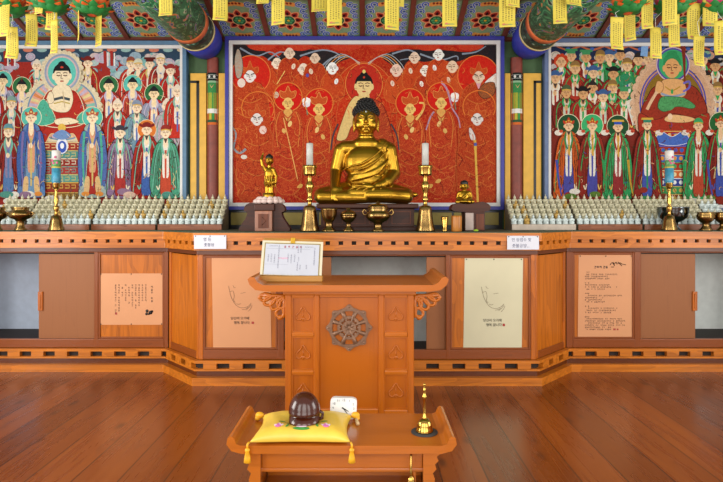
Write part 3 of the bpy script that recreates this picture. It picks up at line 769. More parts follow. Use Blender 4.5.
# bodhisattvas
def bodhi(x, y, crown='#b8491c', s=1):
    P.ell(x, y - 6, 14, 14.5, '#c8140c', .10, n=34); P.ring(x, y - 6, 14.3, .8, '#e08a42', n=40)
    P.blobp([(x - 5, y + 8), (x - 12, y + 14), (x - 15, y + 40), (x - 12, y + 84), (x, y + 92), (x + 12, y + 84), (x + 15, y + 40), (x + 12, y + 14), (x + 5, y + 8)], '#ab2a12', .9, '#c96a30', .45)
    P.blobp([(x - 2.4, y + 6), (x - 4.6, y + 9), (x - 3, y + 15), (x, y + 19), (x + 3, y + 15), (x + 4.6, y + 9), (x + 2.4, y + 6)], '#d9a557', .4, '#7a3a14', .4)
    for sg in (-1, 1): P.stroke([(x + sg * 6, y + 9), (x + sg * 8, y + 17), (x + sg * 3, y + 22)], (2.2, 1.6), '#c0451d', smooth=True); P.stroke([(x + sg * 8, y + 9), (x + sg * 12, y + 22), (x + sg * 10, y + 44)], .9, '#d17a36', smooth=True)
    P.stroke([(x - 5, y + 10), (x, y + 15), (x + 5, y + 10)], 1.0, '#b5321c', smooth=True); P.stroke([(x, y + 15), (x, y + 20)], .8, '#8e2416')
    P.ell(x + s * 2, y + 21, 2.0, 3.2, '#e6c07a', rot=.4, n=10); P.ell(x - s * 4, y + 28, 2.0, 2.8, '#d8a95e', rot=-.4, n=10)
    for k in range(4): P.stroke([(x - 9, y + 40 + 11 * k), (x + s * 2, y + 45 + 11 * k), (x + 9, y + 40 + 11 * k)], .7, '#c46a2c', smooth=True)
    P.blobp([(x - 6, y - 5), (x - 8, y - 12), (x - 3, y - 11), (x, y - 17), (x + 3, y - 11), (x + 8, y - 12), (x + 6, y - 5)], crown, .8, '#e6a858', .4)
    face(P, x, y, 4.7, '#e5bd6c', '#2a211c' if crown == '#3b3320' else None)
bodhi(288, 103); bodhi(319, 109, s=-1); bodhi(410, 109); bodhi(441, 103, s=-1)
P.stroke([(283.5, 118), (291, 150), (298, 181)], 1.0, '#e4a65c'); P.ell(276, 95, 3, 3.4, '#c9b8a0', .6)
for x, y in ((306.5, 103), (454.7, 98)):
    P.ell(x, y + 1, 3.8, 3.4, '#dfe3ea', .3); P.ell(x - 2, y - 2, 2.2, 2.8, '#f0ece6'); P.ell(x + 2, y - 2, 2.2, 2.8, '#f0ece6'); P.ell(x, y - 3.2, 1.8, 2.6, '#f4f2ee'); P.stroke([(x, y + 4), (x + 1, y + 12)], .9, '#6d8a6a')
P.stroke([(441, 82), (446, 88), (449, 96), (452, 108), (458, 118), (460, 128)], (2.2, 1.2), '#b58aa0', smooth=True); P.stroke([(434, 112), (430, 118), (426, 130)], (2.0, 1.2), '#a98aa0', smooth=True)
P.stroke([(416, 120), (422, 112), (424, 104), (419, 103)], (2.4, 1.8), '#e0b563', smooth=True)
P.stroke([(338, 124), (333, 136), (331, 150)], 1.4, '#3c3f46', smooth=True); P.stroke([(391, 124), (397, 136), (399, 150)], 1.4, '#3c3f46', smooth=True)
AV = [(x_, y_, r_) for x_, y_, r_ in [(250, 75, 8), (478, 76, 9), (257, 119, 8), (477, 118, 8), (288, 106, 10), (319, 112, 10), (410, 112, 10), (441, 106, 10), (364, 84, 12), (350, 125, 12), (277, 66, 6), (289, 56, 6), (303, 72, 7), (315, 60, 6), (332, 72, 8), (396, 72, 7), (414, 60, 6), (425, 73, 7), (438, 57, 6), (452, 68, 7), (238, 66, 6), (487, 90, 9)]]
dabs(P, 234, 495, 66, 202, 760, ['#cf6f30', '#c95c26', '#d8833c', '#6d140b', '#7d1c10', '#c8481f', '#b8421c'], 31, AV, (4, 11), (.35, .8))
for x_, y_, r_ in ((288, 97, 12), (319, 103, 12), (410, 103, 12), (441, 97, 12), (258, 108, 14), (479, 107, 14)): P.ring(x_, y_, r_ + 2.2, 1.0, '#d9762f', n=36, a0=150, a1=390)
for i in range(26):
    x = R.uniform(236, 494); y = R.uniform(150, 200); P.stroke([(x, y), (x + R.uniform(-7, 7), y + 6), (x + R.uniform(-3, 8), y + 13)], .6, R.choice(['#c9702f', '#6d180d', '#c05a24']), smooth=True)
for x, y in ((300, 186), (430, 186), (438, 181), (460, 193)): P.blobp([(x - 3, y + 1.5), (x, y - 2), (x + 3, y - 1), (x + 1, y + 2)], '#dca552')
P.build('canvas', rp, t)

# ---- side paintings
def side_painting(x0, x1, y0, y1, blue, ground, label, nm):
    t = thing('temple_painting', label, 'painting', (X((x0 + x1) / 2, YP), (YW - .02), 1.05), 'temple paintings')
    frame_boards(t, x0, x1, y0, y1, 4.0, blue, YW - .07, YW - .002, 'blue_frame')
    frame_boards(t, x0 + 3.6, x1 - 3.6, y0 + 3.8, y1 - 3.8, 3.4, WHITE, YW - .055, YW - .01, 'white_border')
    MB().box(X(x0 + 6.5, YP), X(x1 - 6.5, YP), YP, YW - .01, Z(y1 - 6.5, YP), Z(y0 + 6.5, YP)).build('backing', WHITE, t)
    P = Paint(pfn, clip=(x0 + 6.6, x1 - 6.6, y0 + 6.8, y1 - 6.8))
    P.poly([(x0, y0), (x1, y0), (x1, y1), (x0, y1)], ground, .3)
    return t, P
cream = '#ead9b6'
ROB = ['#b3261c', '#a8241b', '#c03020', '#8f2219', '#b8382a', '#9c2d24']
# left painting
lp = paint_mat('left_painting', None, 17, 7, .6, 1.6)
t, P = side_painting(-61, 187.6, 41.8, 212, BLUEG, '#9a2a20', 'crowded painting with pale Buddha and teal halos, left of the red one', 'left')
cx = 63
P.poly([(-70, 40), (200, 40), (200, 62), (-70, 62)], '#2b4257', .15)
clouds(P, -58, 184, 56, 76, 70, ['#7fb3b0', '#a9c2bd', '#b9a9bb', '#c9b5b0', '#8fa9b8', '#6f9aa0'], 3, 7, 3)
for i in range(18):
    x = -56 + i * 14; P.ell(x, 50, 5, 2.2, ['#c9785f', '#8db0ab', '#c9b99a'][i % 3], .3)
def mir(f, x, *a, **k):                       # the half beyond the left edge mirrors the visible one
    f(P, x, *a, **k); f(P, 2 * cx - x, *a, **k)
q = random.Random(5)
tops = [(37, 66), (88, 63), (131, 64), (138.5, 66), (150, 64), (161, 61), (171, 71)]
for i, (x, y) in enumerate(tops):
    person(P, x, y, 3.9, y + 40, ROB[i % 6], inner='#dfd6c6', collar=['#7fb3a0', '#c9b26a', '#d7d0c0'][i % 3], sash='#6a7ab0', hat=[None, ('wing', '#6e1f1a'), ('cap', '#8c4a3a'), ('cap', '#c9c9b0'), ('flat', '#5a1a16'), ('cap', '#d9d0c0'), ('wing', '#8e2a2a')][i], hair='#d8cdbb' if i == 0 else None, beard='#efe9e0' if i == 6 else None, skin='#ecd3b2')
for x in (105.0, 111.5, 5, 12): P.stroke([(x, 51), (x + .5, 66)], 3.0, '#9c2a22'); P.stroke([(x + 3, 53), (x + 3, 66)], 1.2, '#e6e0d6')
for x, y, hc in ((22, 87, '#2f6b3e'), (3, 81, '#58b3a4'), (109, 86, '#2f6b3e'), (133, 85, '#58b8ac'), (154.5, 94, '#2c6a3c'), (-26, 92, '#2c6a3c'), (-9, 86, '#58b8ac')):
    person(P, x, y, 4.3, y + 46, ROB[q.randrange(6)], inner='#e9d8bc', collar='#b9b0c6', sash='#7486b6', halo=hc, hair='#191a1f', skin='#ecd3a6', sleeve=q.choice(['#a8241b', '#8f93a8', '#b9442f']))
for i, (x, y) in enumerate([(118, 106), (137.5, 108), (167.5, 106), (12, 104), (-14, 108), (-40, 108), (178, 92), (-52, 92)]):
    person(P, x, y, 4.2, y + 46, [ROB[0], '#6f8fa0', '#b9a6ae', ROB[3], '#8a7f9c', ROB[1], ROB[2], ROB[1]][i], inner='#e4dccf', collar='#7fae9a', beard=['#5b4b45', '#6b5a50', '#efebe6', '#d8cfc4'][i % 4], hat=[None, ('cap', '#7c8aa0'), None, ('cap', '#7a9a90')][i % 4], hair='#dccdb8', skin='#ecd3b2')
# great mandorla
for k in range(40):
    a = 2 * math.pi * k / 40; P.ell(cx + 37 * math.cos(a), 110 + 32.5 * math.sin(a), 3.4, 3.2, '#dccfae', .4, n=12)
P.ell(cx, 110, 37, 32.5, '#d9ccab', .35, n=40); P.ell(cx, 110, 35, 30.8, '#6f8fa8', n=40); P.ell(cx, 110, 33.4, 29.3, '#d8a08a', n=40)
for k in range(34):
    a = 2 * math.pi * k / 34; P.stroke([(cx + 20 * math.cos(a), 110 + 18 * math.sin(a)), (cx + 33 * math.cos(a), 110 + 29 * math.sin(a))], (1.4, 3.4), ['#cf7f4a', '#7fb8a8', '#b8a8c0', '#d8c88e'][k % 4])
P.ell(cx, 110, 24, 21.5, '#b4452f', .3, n=36)
for k in range(26):
    a = 2 * math.pi * k / 26; P.ell(cx + 19.6 * math.cos(a), 73 + 20 * math.sin(a), 2.8, 2.7, '#dccfae', .4, n=10)
P.ell(cx, 73, 19.4, 20, '#d9ccab', .3, n=36); P.ell(cx, 73, 17.5, 18.5, '#8f9cb2', n=36); P.ell(cx, 73, 15.5, 16.5, '#c9b0b0', n=36); P.ell(cx, 73, 14, 15, '#5fc0b2', .12, n=36)
# throne cloth, Buddha
P.blobp([(26, 122), (50, 116), (76, 116), (100, 122), (98, 142), (82, 146), (74, 134), (63, 138), (52, 134), (44, 146), (28, 142)], '#ad2a1c', .3, '#d8c089', .8)
P.blobp([(53, 90), (46, 96), (41, 110), (42, 124), (63, 128), (84, 124), (85, 110), (80, 96), (73, 90)], '#b02a1e', .5, '#e0d2ae', .8)
P.blobp([(40, 104), (46, 100), (54, 112), (56, 122), (42, 126), (36, 118)], '#4fae92', .5, '#d8d0a8', .6); P.blobp([(84, 112), (90, 114), (92, 122), (80, 124), (78, 118)], '#4fae92', .5, '#d8d0a8', .6)
P.blobp([(57, 86), (52, 94), (50, 106), (57, 112), (69, 112), (74, 102), (73, 92), (69, 86)], cream, .12, '#7a5a40', .4)
P.stroke([(55, 100), (63, 98), (71, 100)], 2.6, '#3e4a50'); P.stroke([(55, 104), (63, 102), (71, 104)], 1.2, '#b9a24a'); P.stroke([(64, 92), (66, 108)], 1.0, '#c9b08a')
P.blobp([(51, 92), (54, 94), (55, 102), (50, 104), (48, 98)], cream, .1, '#7a5a40', .4); P.blobp([(56, 120), (70, 118), (80, 122), (70, 125), (58, 125)], cream, .1, '#7a5a40', .5)
face(P, cx, 76, 8.0, cream, '#14151b'); P.ell(cx, 67.8, 1.6, 1.0, '#c9412b')
# altar block below
for y, c, c2 in ((142, '#9a2a20', '#d8c28a'), (150, '#4f8f86', '#d0b060'), (158, '#8e2a20', '#e0d8c0'), (166, '#a8302a', '#58a090'), (174, '#58988c', '#c9b060'), (182, '#8c3a22', '#d8b050'), (192, '#7a5a2a', '#c9a050')):
    P.poly([(44, y), (84, y), (86, y + 8), (42, y + 8)], c, .2); P.stroke([(43, y + .8), (85, y + .8)], .9, c2)
    for k in range(6): P.stroke([(46 + k * 6.4, y + 3), (50 + k * 6.4, y + 3), (50 + k * 6.4, y + 6), (46 + k * 6.4, y + 6)], .8, c2)
P.ell(63, 146, 6, 8, '#dfe0ea', n=20); P.ell(63, 147, 4.4, 6, '#3a56b0', n=16); P.ell(63, 146, 2, 3, '#e8e8f0', n=12); P.ell(63, 128, 4, 4, '#d8b04a'); P.blobp([(54, 136), (63, 130), (72, 136), (63, 140)], '#6f8fc0', .3)
# lower row
LOW = [(9.5, 132, '#8f2a22', '#5577a8', '#8a7fa0'), (121, 133, '#8b6f90', '#a8302a', '#dcd6ce'), (147.5, 130, '#a8281e', '#3f62a8', '#e8e4dc'), (166.5, 133, '#4b9c7c', '#c0492e', '#e6e0d4'), (-22, 132, '#4b9c7c', '#a8302a', '#e6e0d4'), (-45, 132, '#a8281e', '#3f62a8', '#e8e4dc')]
for i, (x, y, rb, sk, inn) in enumerate(LOW):
    person(P, x, y, 4.3, 198, rb, inner=inn, skirt=sk, collar='#6fb09a', sash=sk, halo=[None, None, '#d8772f', None, None, '#d8772f'][i], hat=[('cap', '#5f8f98'), ('wing', '#3a3540'), ('wing', '#7c1f1a'), ('cap', '#8e2a24'), ('cap', '#8e2a24'), ('wing', '#7c1f1a')][i], beard=['#6b5a50', '#4a3f3a', '#4a3f3a', '#5a4038', '#4a3f3a', '#5a4038'][i], w=3.4, big=True, skin='#f0d6b4')
for x, rb, sl in ((32.5, '#5b7fae', '#3f5f9e'), (93.5, '#9fb0a8', '#4f68a4')):
    person(P, x, 118, 4.6, 197, rb, inner='#d99a76', skirt='#6f93b4' if x < 60 else '#a82a20', collar=sl, sash='#c9b06a', halo='#56b8a8', hat=('crown', '#a8503a'), hatc2='#dcc27a', skin='#efd9b4', w=3.0, sleeve=sl)
    for s in (-1, 1): P.stroke([(x + s * 8, 132), (x + s * 9.5, 160), (x + s * 8, 186)], (2.4, 1.4), '#77689c' if x < 60 else '#4aa58c', smooth=True); P.blobp([(x + s * 5 - 2, 178), (x + s * 5 + 2, 178), (x + s * 6 + 2.4, 192), (x + s * 6 - 2.4, 192)], '#d8b27c', .3); P.ell(x + s * 7, 194, 4, 2.4, '#d8893a')
for i in range(20):
    if i == 0:
        AV = [(a_, b_ + 1, 6) for a_, b_ in tops + [(22, 87), (3, 81), (109, 86), (133, 85), (154.5, 94), (118, 106), (137.5, 108), (167.5, 106), (12, 104), (178, 92)] + [(l_[0], l_[1]) for l_ in LOW]] + [(63, 76, 18), (63, 104, 12), (32.5, 116, 10), (93.5, 116, 10), (63, 146, 8)]
        dabs(P, -54, 181, 62, 200, 420, ['#7f1f18', '#5f1712', '#3a1a18', '#2c4a44', '#5fa08c', '#3c5a86', '#d8b060', '#241a1c', '#8a6f90', '#b52c20', '#4a7a60', '#e0c8a8'], 17, AV, (2.5, 7), (.35, .9))
    x = q.uniform(-54, 180); P.ell(x, q.uniform(191, 202), q.uniform(4, 8), 3.4, q.choice(['#dcb9a4', '#e3dcd0', '#6fa090', '#8f6f8a', '#4f8f80']), .4, n=14)
P.build('canvas', lp, t)

# right painting
rp2 = paint_mat('right_painting', None, 17, 7, .6, 1.6)
t, P = side_painting(543.4, 801, 39.4, 212, BLUES, '#7a261a', 'crowded painting with tan seated figure in green cap, right of the red one', 'right')
cx = 672
P.poly([(540, 38), (805, 38), (805, 60), (540, 60)], '#1f2c4c', .1)
for i in range(10): P.stroke([(556 + i * 24, 46), (568 + i * 24, 50), (580 + i * 24, 46)], (1.5, 2.2), '#b5623e', smooth=True); P.ell(568 + i * 24, 49, 2.2, 1.6, '#3f5fa8')
clouds(P, 550, 796, 54, 70, 60, ['#dccabc', '#c9a594', '#7aa585', '#b9b3b0', '#c98f7a', '#8fa59a'], 3, 6, 9)
q = random.Random(11)
GRN = '#2f9a52'
crowd = [(561, 62, 'flame'), (575, 69, 0), (593, 73, 1), (613, 74, 'black'), (627, 66, 0), (638, 60, 2), (586, 57, 3), (600, 58, 0), (609, 57, 1), (648, 60, 0), (620, 55, 2), (571, 56, 3),
         (566, 93, 4), (582.5, 94, 'black'), (602.5, 97, 1), (623.5, 94, 3), (612, 88, 0), (555, 78, 1), (592, 88, 2), (703, 60, 1), (715, 66, 'black'), (727, 60, 2), (740, 68, 0), (753, 62, 1), (766, 70, 3), (780, 62, 0), (717, 90, 0), (735, 94, 1), (752, 90, 'black'), (770, 96, 2), (786, 90, 3), (706, 78, 2)]
crowd.sort(key=lambda c: c[1])
for i, (x, y, k) in enumerate(crowd):
    if k == 'flame':
        for d in range(9): P.ell(x + 5 * math.cos(d * .7), y - 1 + 5 * math.sin(d * .7), 2.6, 2.6, '#c8401f', .4, n=10)
    hat = {0: ('cap', '#8a6a3a'), 1: ('wing', '#3a5a8a'), 2: None, 3: ('flat', '#3f8f5a'), 4: ('cap', '#4a5a3a'), 'black': ('wing', '#1a1718'), 'flame': None}[k]
    person(P, x, y, 4.3, y + 38, q.choice(['#8c241a', '#9e2a1c', '#a83220', '#7c2018', '#8c241a', '#2f8a4c']), inner=q.choice(['#e3dccb', '#d8cdb8', '#b9c3b0']), collar=q.choice([GRN, '#e0d8c4', '#3aa860']), sash=q.choice(['#4a4f9e', '#a8301e', GRN]), hat=hat, hair='#2a2220' if k == 2 else None, beard=q.choice([GRN, '#4a3a30', '#e0d8cc', None, '#3d8a56']), skin=q.choice(['#dcb080', '#e2bd92', '#d2a06c']))
P.poly([(625, 102), (645, 92), (652, 118), (632, 126)], '#d8d3c4', .3)
P.poly([(615, 78), (627, 73), (633, 82), (620, 88)], '#2f8a5c', .5); P.poly([(641, 46), (648, 46), (647, 57), (640, 56)], '#7fa8d8', .2)
# mandorla
for k in range(34):
    a = 2 * math.pi * k / 34; P.ell(cx + 38 * math.cos(a), 104 + 44 * math.sin(a), 5, 5, '#d9b291', .5, n=12)
P.ell(cx, 104, 38, 44, '#d0a582', .4, n=40); P.ell(cx, 104, 33.5, 39, '#4c4c9c', n=40); P.ell(cx, 104, 32, 37.4, '#c98f5a', n=40); P.ell(cx, 104, 31, 36, '#5d4ba0', n=40); P.ell(cx, 104, 29.6, 34.6, '#8a6a1f', .5, n=40)
P.ell(cx, 65, 17, 17.5, '#c9b0b8', n=34); P.ell(cx, 65, 15.8, 16.4, '#54479a', n=34); P.ell(cx, 65, 14.2, 14.8, '#3aa566', .1, n=34)
P.stroke([(682, 46), (683, 60), (684, 90)], (4.5, 1.2), '#7b2b1c')
P.blobp([(656, 86), (646, 98), (640, 112), (644, 124), (672, 128), (700, 124), (706, 110), (698, 92), (686, 85)], '#96301b', .6, '#3a1410', .7)
P.blobp([(638, 114), (654, 120), (672, 114), (692, 118), (708, 114), (704, 138), (690, 132), (672, 140), (654, 132), (640, 138)], '#a3301b', .5, '#3a1410', .5)
P.blobp([(663, 80), (659, 88), (660, 96), (672, 100), (684, 96), (685, 88), (680, 80)], '#dca66c', .1, '#6a3a20', .4)
P.blobp([(656, 82), (662, 84), (661, 92), (654, 94)], '#dca66c', .1, '#6a3a20', .4); P.stroke([(656, 92), (650, 102), (646, 110)], 3.0, '#d8b08a', smooth=True)
P.stroke([(664, 87), (671, 91), (679, 87)], 1.2, '#b58a30', smooth=True); P.ell(671, 92, 1.3, 2.6, GRN, n=8)
P.stroke([(660, 94), (671, 97), (684, 94)], 2.2, '#8a98b0', smooth=True); P.stroke([(682, 84), (688, 82), (688, 88), (682, 92)], 2.0, '#6a62b8', smooth=True)
P.blobp([(660, 98), (672, 97), (684, 99), (694, 106), (690, 109), (676, 107), (664, 112), (657, 108)], '#4f9a5c', .8, '#1f4a2c', .5); P.ell(667, 105, 7, 6, '#4f9a5c', .8)
P.blobp([(664, 118), (672, 115), (688, 117), (694, 120), (684, 123), (666, 122)], '#e0b078', .1, '#6a3a20', .4); P.ell(669, 117, 2.4, 3.2, '#e6c3a0')
P.ell(671, 63, 8.9, 9.6, '#2f8f56', .2); P.ell(671, 54.4, 5.4, 3.0, '#2f8f56', .2); face(P, 671, 68, 7.8, '#d9a266')
# throne
for y, c, c2 in ((131, '#a8301e', '#d8b060'), (138, '#3650a8', '#d8d8e0'), (146, '#9c2c1e', '#3a5ab0'), (154, '#3b68b0', '#d8903a'), (162, '#a03020', '#3a9a60'), (170, '#c9622f', '#e0d0a0'), (178, '#32408c', '#e0e0e0'), (186, '#3a8a4c', '#c0a050'), (194, '#7a3020', '#c0a050')):
    P.poly([(653, y), (690, y), (691, y + 8), (652, y + 8)], c, .2)
    P.stroke([(653, y + .6), (690, y + .6)], .8, c2)
    for k in range(6): P.ell(656 + k * 6.2, y + 4.4, 2.0, 2.2, c2, n=8)
P.blobp([(655, 142), (660, 132), (671, 137), (682, 132), (688, 142), (671, 146)], '#4668b8', .4, '#d8d8e8', .5)
low = [(568, 126, '#c85a1c', '#4a4a9c', '#1f4a2a', ('crown', '#b5391f'), '#2f7f4a'), (591.5, 126, '#8f2a1a', '#4a4a9c', '#3aa868', ('crown', '#b5391f'), '#2f9a56'), (617, 127, '#2f9a58', '#8c2a2a', '#1f4a2a', ('flat', '#2f4fa8'), '#8c2a1e'),
       (646, 125, '#8c281a', '#4050a0', None, ('flat', '#2f7f66'), '#2f8a50'), (697, 126, '#34a05c', '#b5452a', None, ('cap', '#3a9a5c'), '#8c2a1e'), (719, 124, '#8c281a', '#4050a0', '#24602f', ('crown', '#b5391f'), '#34a05c'),
       (742, 126, '#2f9a58', '#8c2a2a', '#1f4a2a', ('flat', '#2f4fa8'), '#8c2a1e'), (765, 126, '#8f2a1a', '#4a4a9c', '#3aa868', ('crown', '#b5391f'), '#2f9a56'), (787, 126, '#c85a1c', '#4a4a9c', '#1f4a2a', ('crown', '#b5391f'), '#2f7f4a')]
for i, (x, y, rb, sk, hl, ht, cl) in enumerate(low):
    person(P, x, y, 4.1, 199, rb, inner='#e3ddd0', skirt=sk, collar=cl, sash=sk if i != 3 else '#2f8a50', halo=hl, hat=ht, hatc2='#c9a23c', beard='#4a3a2c' if i in (0, 2, 3, 6) else None, w=3.7, hk=2.75, big=True, skin='#e4bd93', sleeve=rb if i != 2 else '#2f9a58')
    if i in (0, 1, 2, 3): P.stroke([(x, y + 9), (x + .6, y + 30)], 1.8, '#c99a3a')
for x in (558, 580, 604, 629, 658, 684, 708, 730): P.ell(x, 133, 4, 2.8, '#e0d5c8', .4); P.ell(x + 2.5, 131.5, 2, 1.6, '#c0492e'); P.stroke([(x - 2, 160), (x, 180), (x + 3, 196)], (2.6, 1.2), q.choice(['#b5902f', '#2f8a4c', '#8c2418', '#3c4a9c']), smooth=True)
for i in range(16):
    if i == 0:
        AV = [(a_, b_ + 1, 6) for a_, b_, c_ in crowd] + [(l_[0], l_[1], 8) for l_ in low] + [(671, 66, 17), (671, 90, 12), (672, 105, 12)]
        dabs(P, 551, 794, 52, 200, 460, ['#5c1610', '#3c100c', '#8c241a', '#1c3a24', '#2f9a52', '#38489a', '#c99a3a', '#1d1414', '#a8301e', '#2a6a3c', '#7a1c14', '#d8a884'], 19, AV, (2.5, 7), (.35, .9))
    x = q.uniform(552, 790); P.ell(x, q.uniform(190, 202), q.uniform(4, 7), 3.0, q.choice(['#8c2a1c', '#5a7a2f', '#e3dcd0', '#3f8f50', '#7a3a22']), .4, n=14)
P.build('canvas', rp2, t)
# ------------------------------------------------------------------ statues
ZA = 1.040
def cap(mb, pts, rad):
    rad = rad if isinstance(rad, (list, tuple)) else [rad] * len(pts)
    mb.tube(pts, list(rad), 12)
    for p, r in zip(pts, rad): mb.ell(p, r, 12, 8)
YB = 4.25
def q3(px, py, dy=0.0): return (X(px, YB), YB + dy, Z(py, YB))
st = thing('pedestal', 'wide dark brown carved pedestal carrying the large golden Buddha', 'pedestal', (X(367, YB), YB, ZA))
zt = 1.238
bx0, bx1 = X(321, 4.1), X(414, 4.1)
MB().box(bx0 - .02, bx1 + .02, 4.06, 4.46, ZA, ZA + .03).build('foot', W_BROWN, st, .004)
MB().box(bx0, bx1, 4.08, 4.44, ZA + .03, zt - .035).build('block', W_BROWN, st, .004)
mb = MB()
for k in range(4):
    a = bx0 + .02 + k * (bx1 - bx0 - .02) / 4; b = a + (bx1 - bx0) / 4 - .03
    for z0, z1 in ((ZA + .05, ZA + .056), (zt - .058, zt - .052)): mb.box(a, b, 4.074, 4.081, z0, z1)
    for u in (a, b - .006): mb.box(u, u + .006, 4.074, 4.081, ZA + .056, zt - .058)
mb.build('panel_moulding', W_ROSE, st)
MB().box(bx0 - .03, bx1 + .03, 4.05, 4.46, zt - .035, zt).build('cap_board', W_BROWN, st, .008)

bd = thing('buddha_statue', 'large golden seated Buddha with black curled hair before the red painting', 'statue', (X(366, YB), YB, zt))
mb = MB()
# legs and lap
cap(mb, [q3(352, 191, .02), q3(325, 196, -.09)], [.085, .062]); cap(mb, [q3(380, 191, .02), q3(404, 195.5, -.09)], [.085, .062])
cap(mb, [q3(326, 197, -.11), q3(350, 197, -.16), q3(384, 198, -.15)], [.052, .052, .042]); cap(mb, [q3(404.5, 196.5, -.11), q3(386, 195, -.16), q3(352, 194, -.165)], [.054, .054, .042])
mb.ell(q3(366, 194, -.03), (.26, .14, .066), 24, 14)
mb.ell(q3(411, 195, -.06), (.05, .03, .022))
# torso
mb.ell(q3(366, 180, .0), (.150, .115, .11), 28, 16); mb.ell(q3(366, 163, .0), (.175, .118, .15), 28, 16)
cap(mb, [q3(345, 148.6, .0), q3(386, 148.6, .0)], [.062, .062]); mb.ell(q3(366, 144.5, 0), (.115, .08, .062), 24, 12)
cap(mb, [q3(366, 133, .0), q3(366, 145, .0)], [.060, .068])
for py in (137.6, 140): 
    mb.tube([(X(366, YB) + .063 * math.cos(a), YB + .063 * math.sin(a), Z(py, YB)) for a in [2 * math.pi * k / 20 for k in range(21)]], .0065, 8)
# arms
cap(mb, [q3(341.5, 150.5, .0), q3(336, 172, .0), q3(335.5, 186, -.11), q3(336, 191, -.15)], [.060, .048, .036, .033])
for k in range(4):
    fx = 333.2 + k * 2.5
    cap(mb, [q3(fx, 191, -.17), q3(fx + .1, 196, -.19), q3(fx + .2, 200 + (1.4 if k in (1, 2) else .4), -.192)], [.0095, .009, .0075])
cap(mb, [q3(341, 189, -.16), q3(344.5, 193, -.175)], [.011, .008]); mb.ell(q3(336.8, 191, -.155), (.036, .026, .03))
cap(mb, [q3(388.5, 150, .0), q3(392.5, 173, .0), q3(384, 184, -.10), q3(377, 187, -.14)], [.062, .052, .042, .032])
mb.ell(q3(369, 187.5, -.155), (.05, .034, .017))
for k in range(4): cap(mb, [q3(366, 187.2, -.135 - k * .014), q3(357.5, 187, -.138 - k * .014), q3(353 + (k % 3), 187.6, -.142 - k * .013)], [.0095, .009, .0075])
cap(mb, [q3(370, 186, -.17), q3(363, 184.2, -.165)], [.011, .008])
# head
HC = q3(366, 121.5, -.005)
mb.ell(HC, (.088, .100, .118), 32, 20); mb.ell(q3(366, 129.2, -.012), (.070, .078, .058), 20, 12)
for s in (-1, 1):
    mb.ell((HC[0] + s * .034, HC[1] - .088, HC[2] + .012), (.022, .012, .0065)); mb.ell((HC[0] + s * .040, HC[1] - .050, HC[2] - .034), (.044, .040, .044))
    mb.tube([(HC[0] + s * .012, HC[1] - .097, HC[2] + .022), (HC[0] + s * .034, HC[1] - .098, HC[2] + .036), (HC[0] + s * .060, HC[1] - .080, HC[2] + .026)], [.002, .003, .002], 8)
    mb.ell((HC[0] + s * .090, HC[1] + .008, HC[2] - .012), (.013, .024, .050)); mb.ell((HC[0] + s * .090, HC[1] + .004, HC[2] - .062), (.010, .014, .024))
cap(mb, [(HC[0], HC[1] - .098, HC[2] + .024), (HC[0], HC[1] - .113, HC[2] - .018)], [.006, .0115]); mb.ell((HC[0], HC[1] - .104, HC[2] - .020), (.019, .010, .009))
mb.ell((HC[0], HC[1] - .096, HC[2] - .046), (.025, .010, .0065)); mb.ell((HC[0], HC[1] - .094, HC[2] - .058), (.019, .010, .0075))
mb.ell((HC[0], HC[1] - .085, HC[2] - .088), (.024, .02, .018))
body = blob('body', mb, GOLD, bd, .0048, 8)
# robe: shell over torso, left arm, lap with raised folds
def front(x, z):      # approximate front surface of the torso
    d = (x - X(366, YB)) / .185; e = (z - Z(166, YB)) / .20
    return YB - .118 * math.sqrt(max(.04, 1 - d * d)) * (1 if abs(e) < 1 else 1) - .004
mb = MB()
mb.ell(q3(368, 167, .003), (.164, .121, .155), 28, 16); cap(mb, [q3(382, 146, .005), q3(388.5, 150.5, .0), q3(393, 173, .0), q3(386, 183, -.09)], [.060, .066, .058, .048])
mb.ell(q3(366, 181, .003), (.158, .122, .10), 24, 14); mb.ell(q3(364.5, 194.5, -.03), (.265, .148, .066), 28, 14)
cap(mb, [q3(352, 191, .02), q3(323.5, 196.3, -.09)], [.088, .066]); cap(mb, [q3(380, 191, .02), q3(404, 196, -.09)], [.088, .066])
cap(mb, [q3(404.5, 197, -.11), q3(388, 196, -.165), q3(368, 196, -.172)], [.056, .055, .044]); cap(mb, [q3(323, 197.5, -.11), q3(346, 198, -.165), q3(366, 198.5, -.168)], [.054, .053, .04])
def fold(pts, r, off=0.0):
    c = catmull([(X(a, YB), Z(b, YB)) for a, b in pts], False, 6)
    mb.tube([(x, front(x, z) - off, z) for x, z in c], [r * (.55 + .45 * math.sin(math.pi * (i + .5) / len(c))) for i in range(len(c))], 8)
fold([(386, 143), (378, 154), (364, 164), (349, 168), (341, 172)], .0085); fold([(389, 146), (381, 158), (366, 168.5), (351, 172)], .007)
for a in range(5): fold([(393 - a * 1.6, 152 + a * 3), (385 - a * 2, 164 + a * 2.6), (371 - a * 2.4, 173 + a * 1.6), (354 - a, 176 + a * 1.4)], .0068)
for a in range(3): fold([(396.5 - a * 4, 156), (395.5 - a * 3.5, 166), (392 - a * 4, 178)], .006, .012)
for a in range(6):   # folds fanning over the crossed legs
    x0 = 349 + a * 6.4
    c = catmull([(X(x0 + 6, YB), Z(189, YB)), (X(x0 + (a - 2.5) * 2.2, YB), Z(194, YB)), (X(x0 + (a - 2.5) * 4 - 4, YB), Z(201, YB))], False, 5)
    mb.tube([(x, YB - .205 + .015 * i / len(c) * 1.0 + .9 * (x - X(366, YB)) ** 2, z) for i, (x, z) in enumerate(c)], .0065, 8)
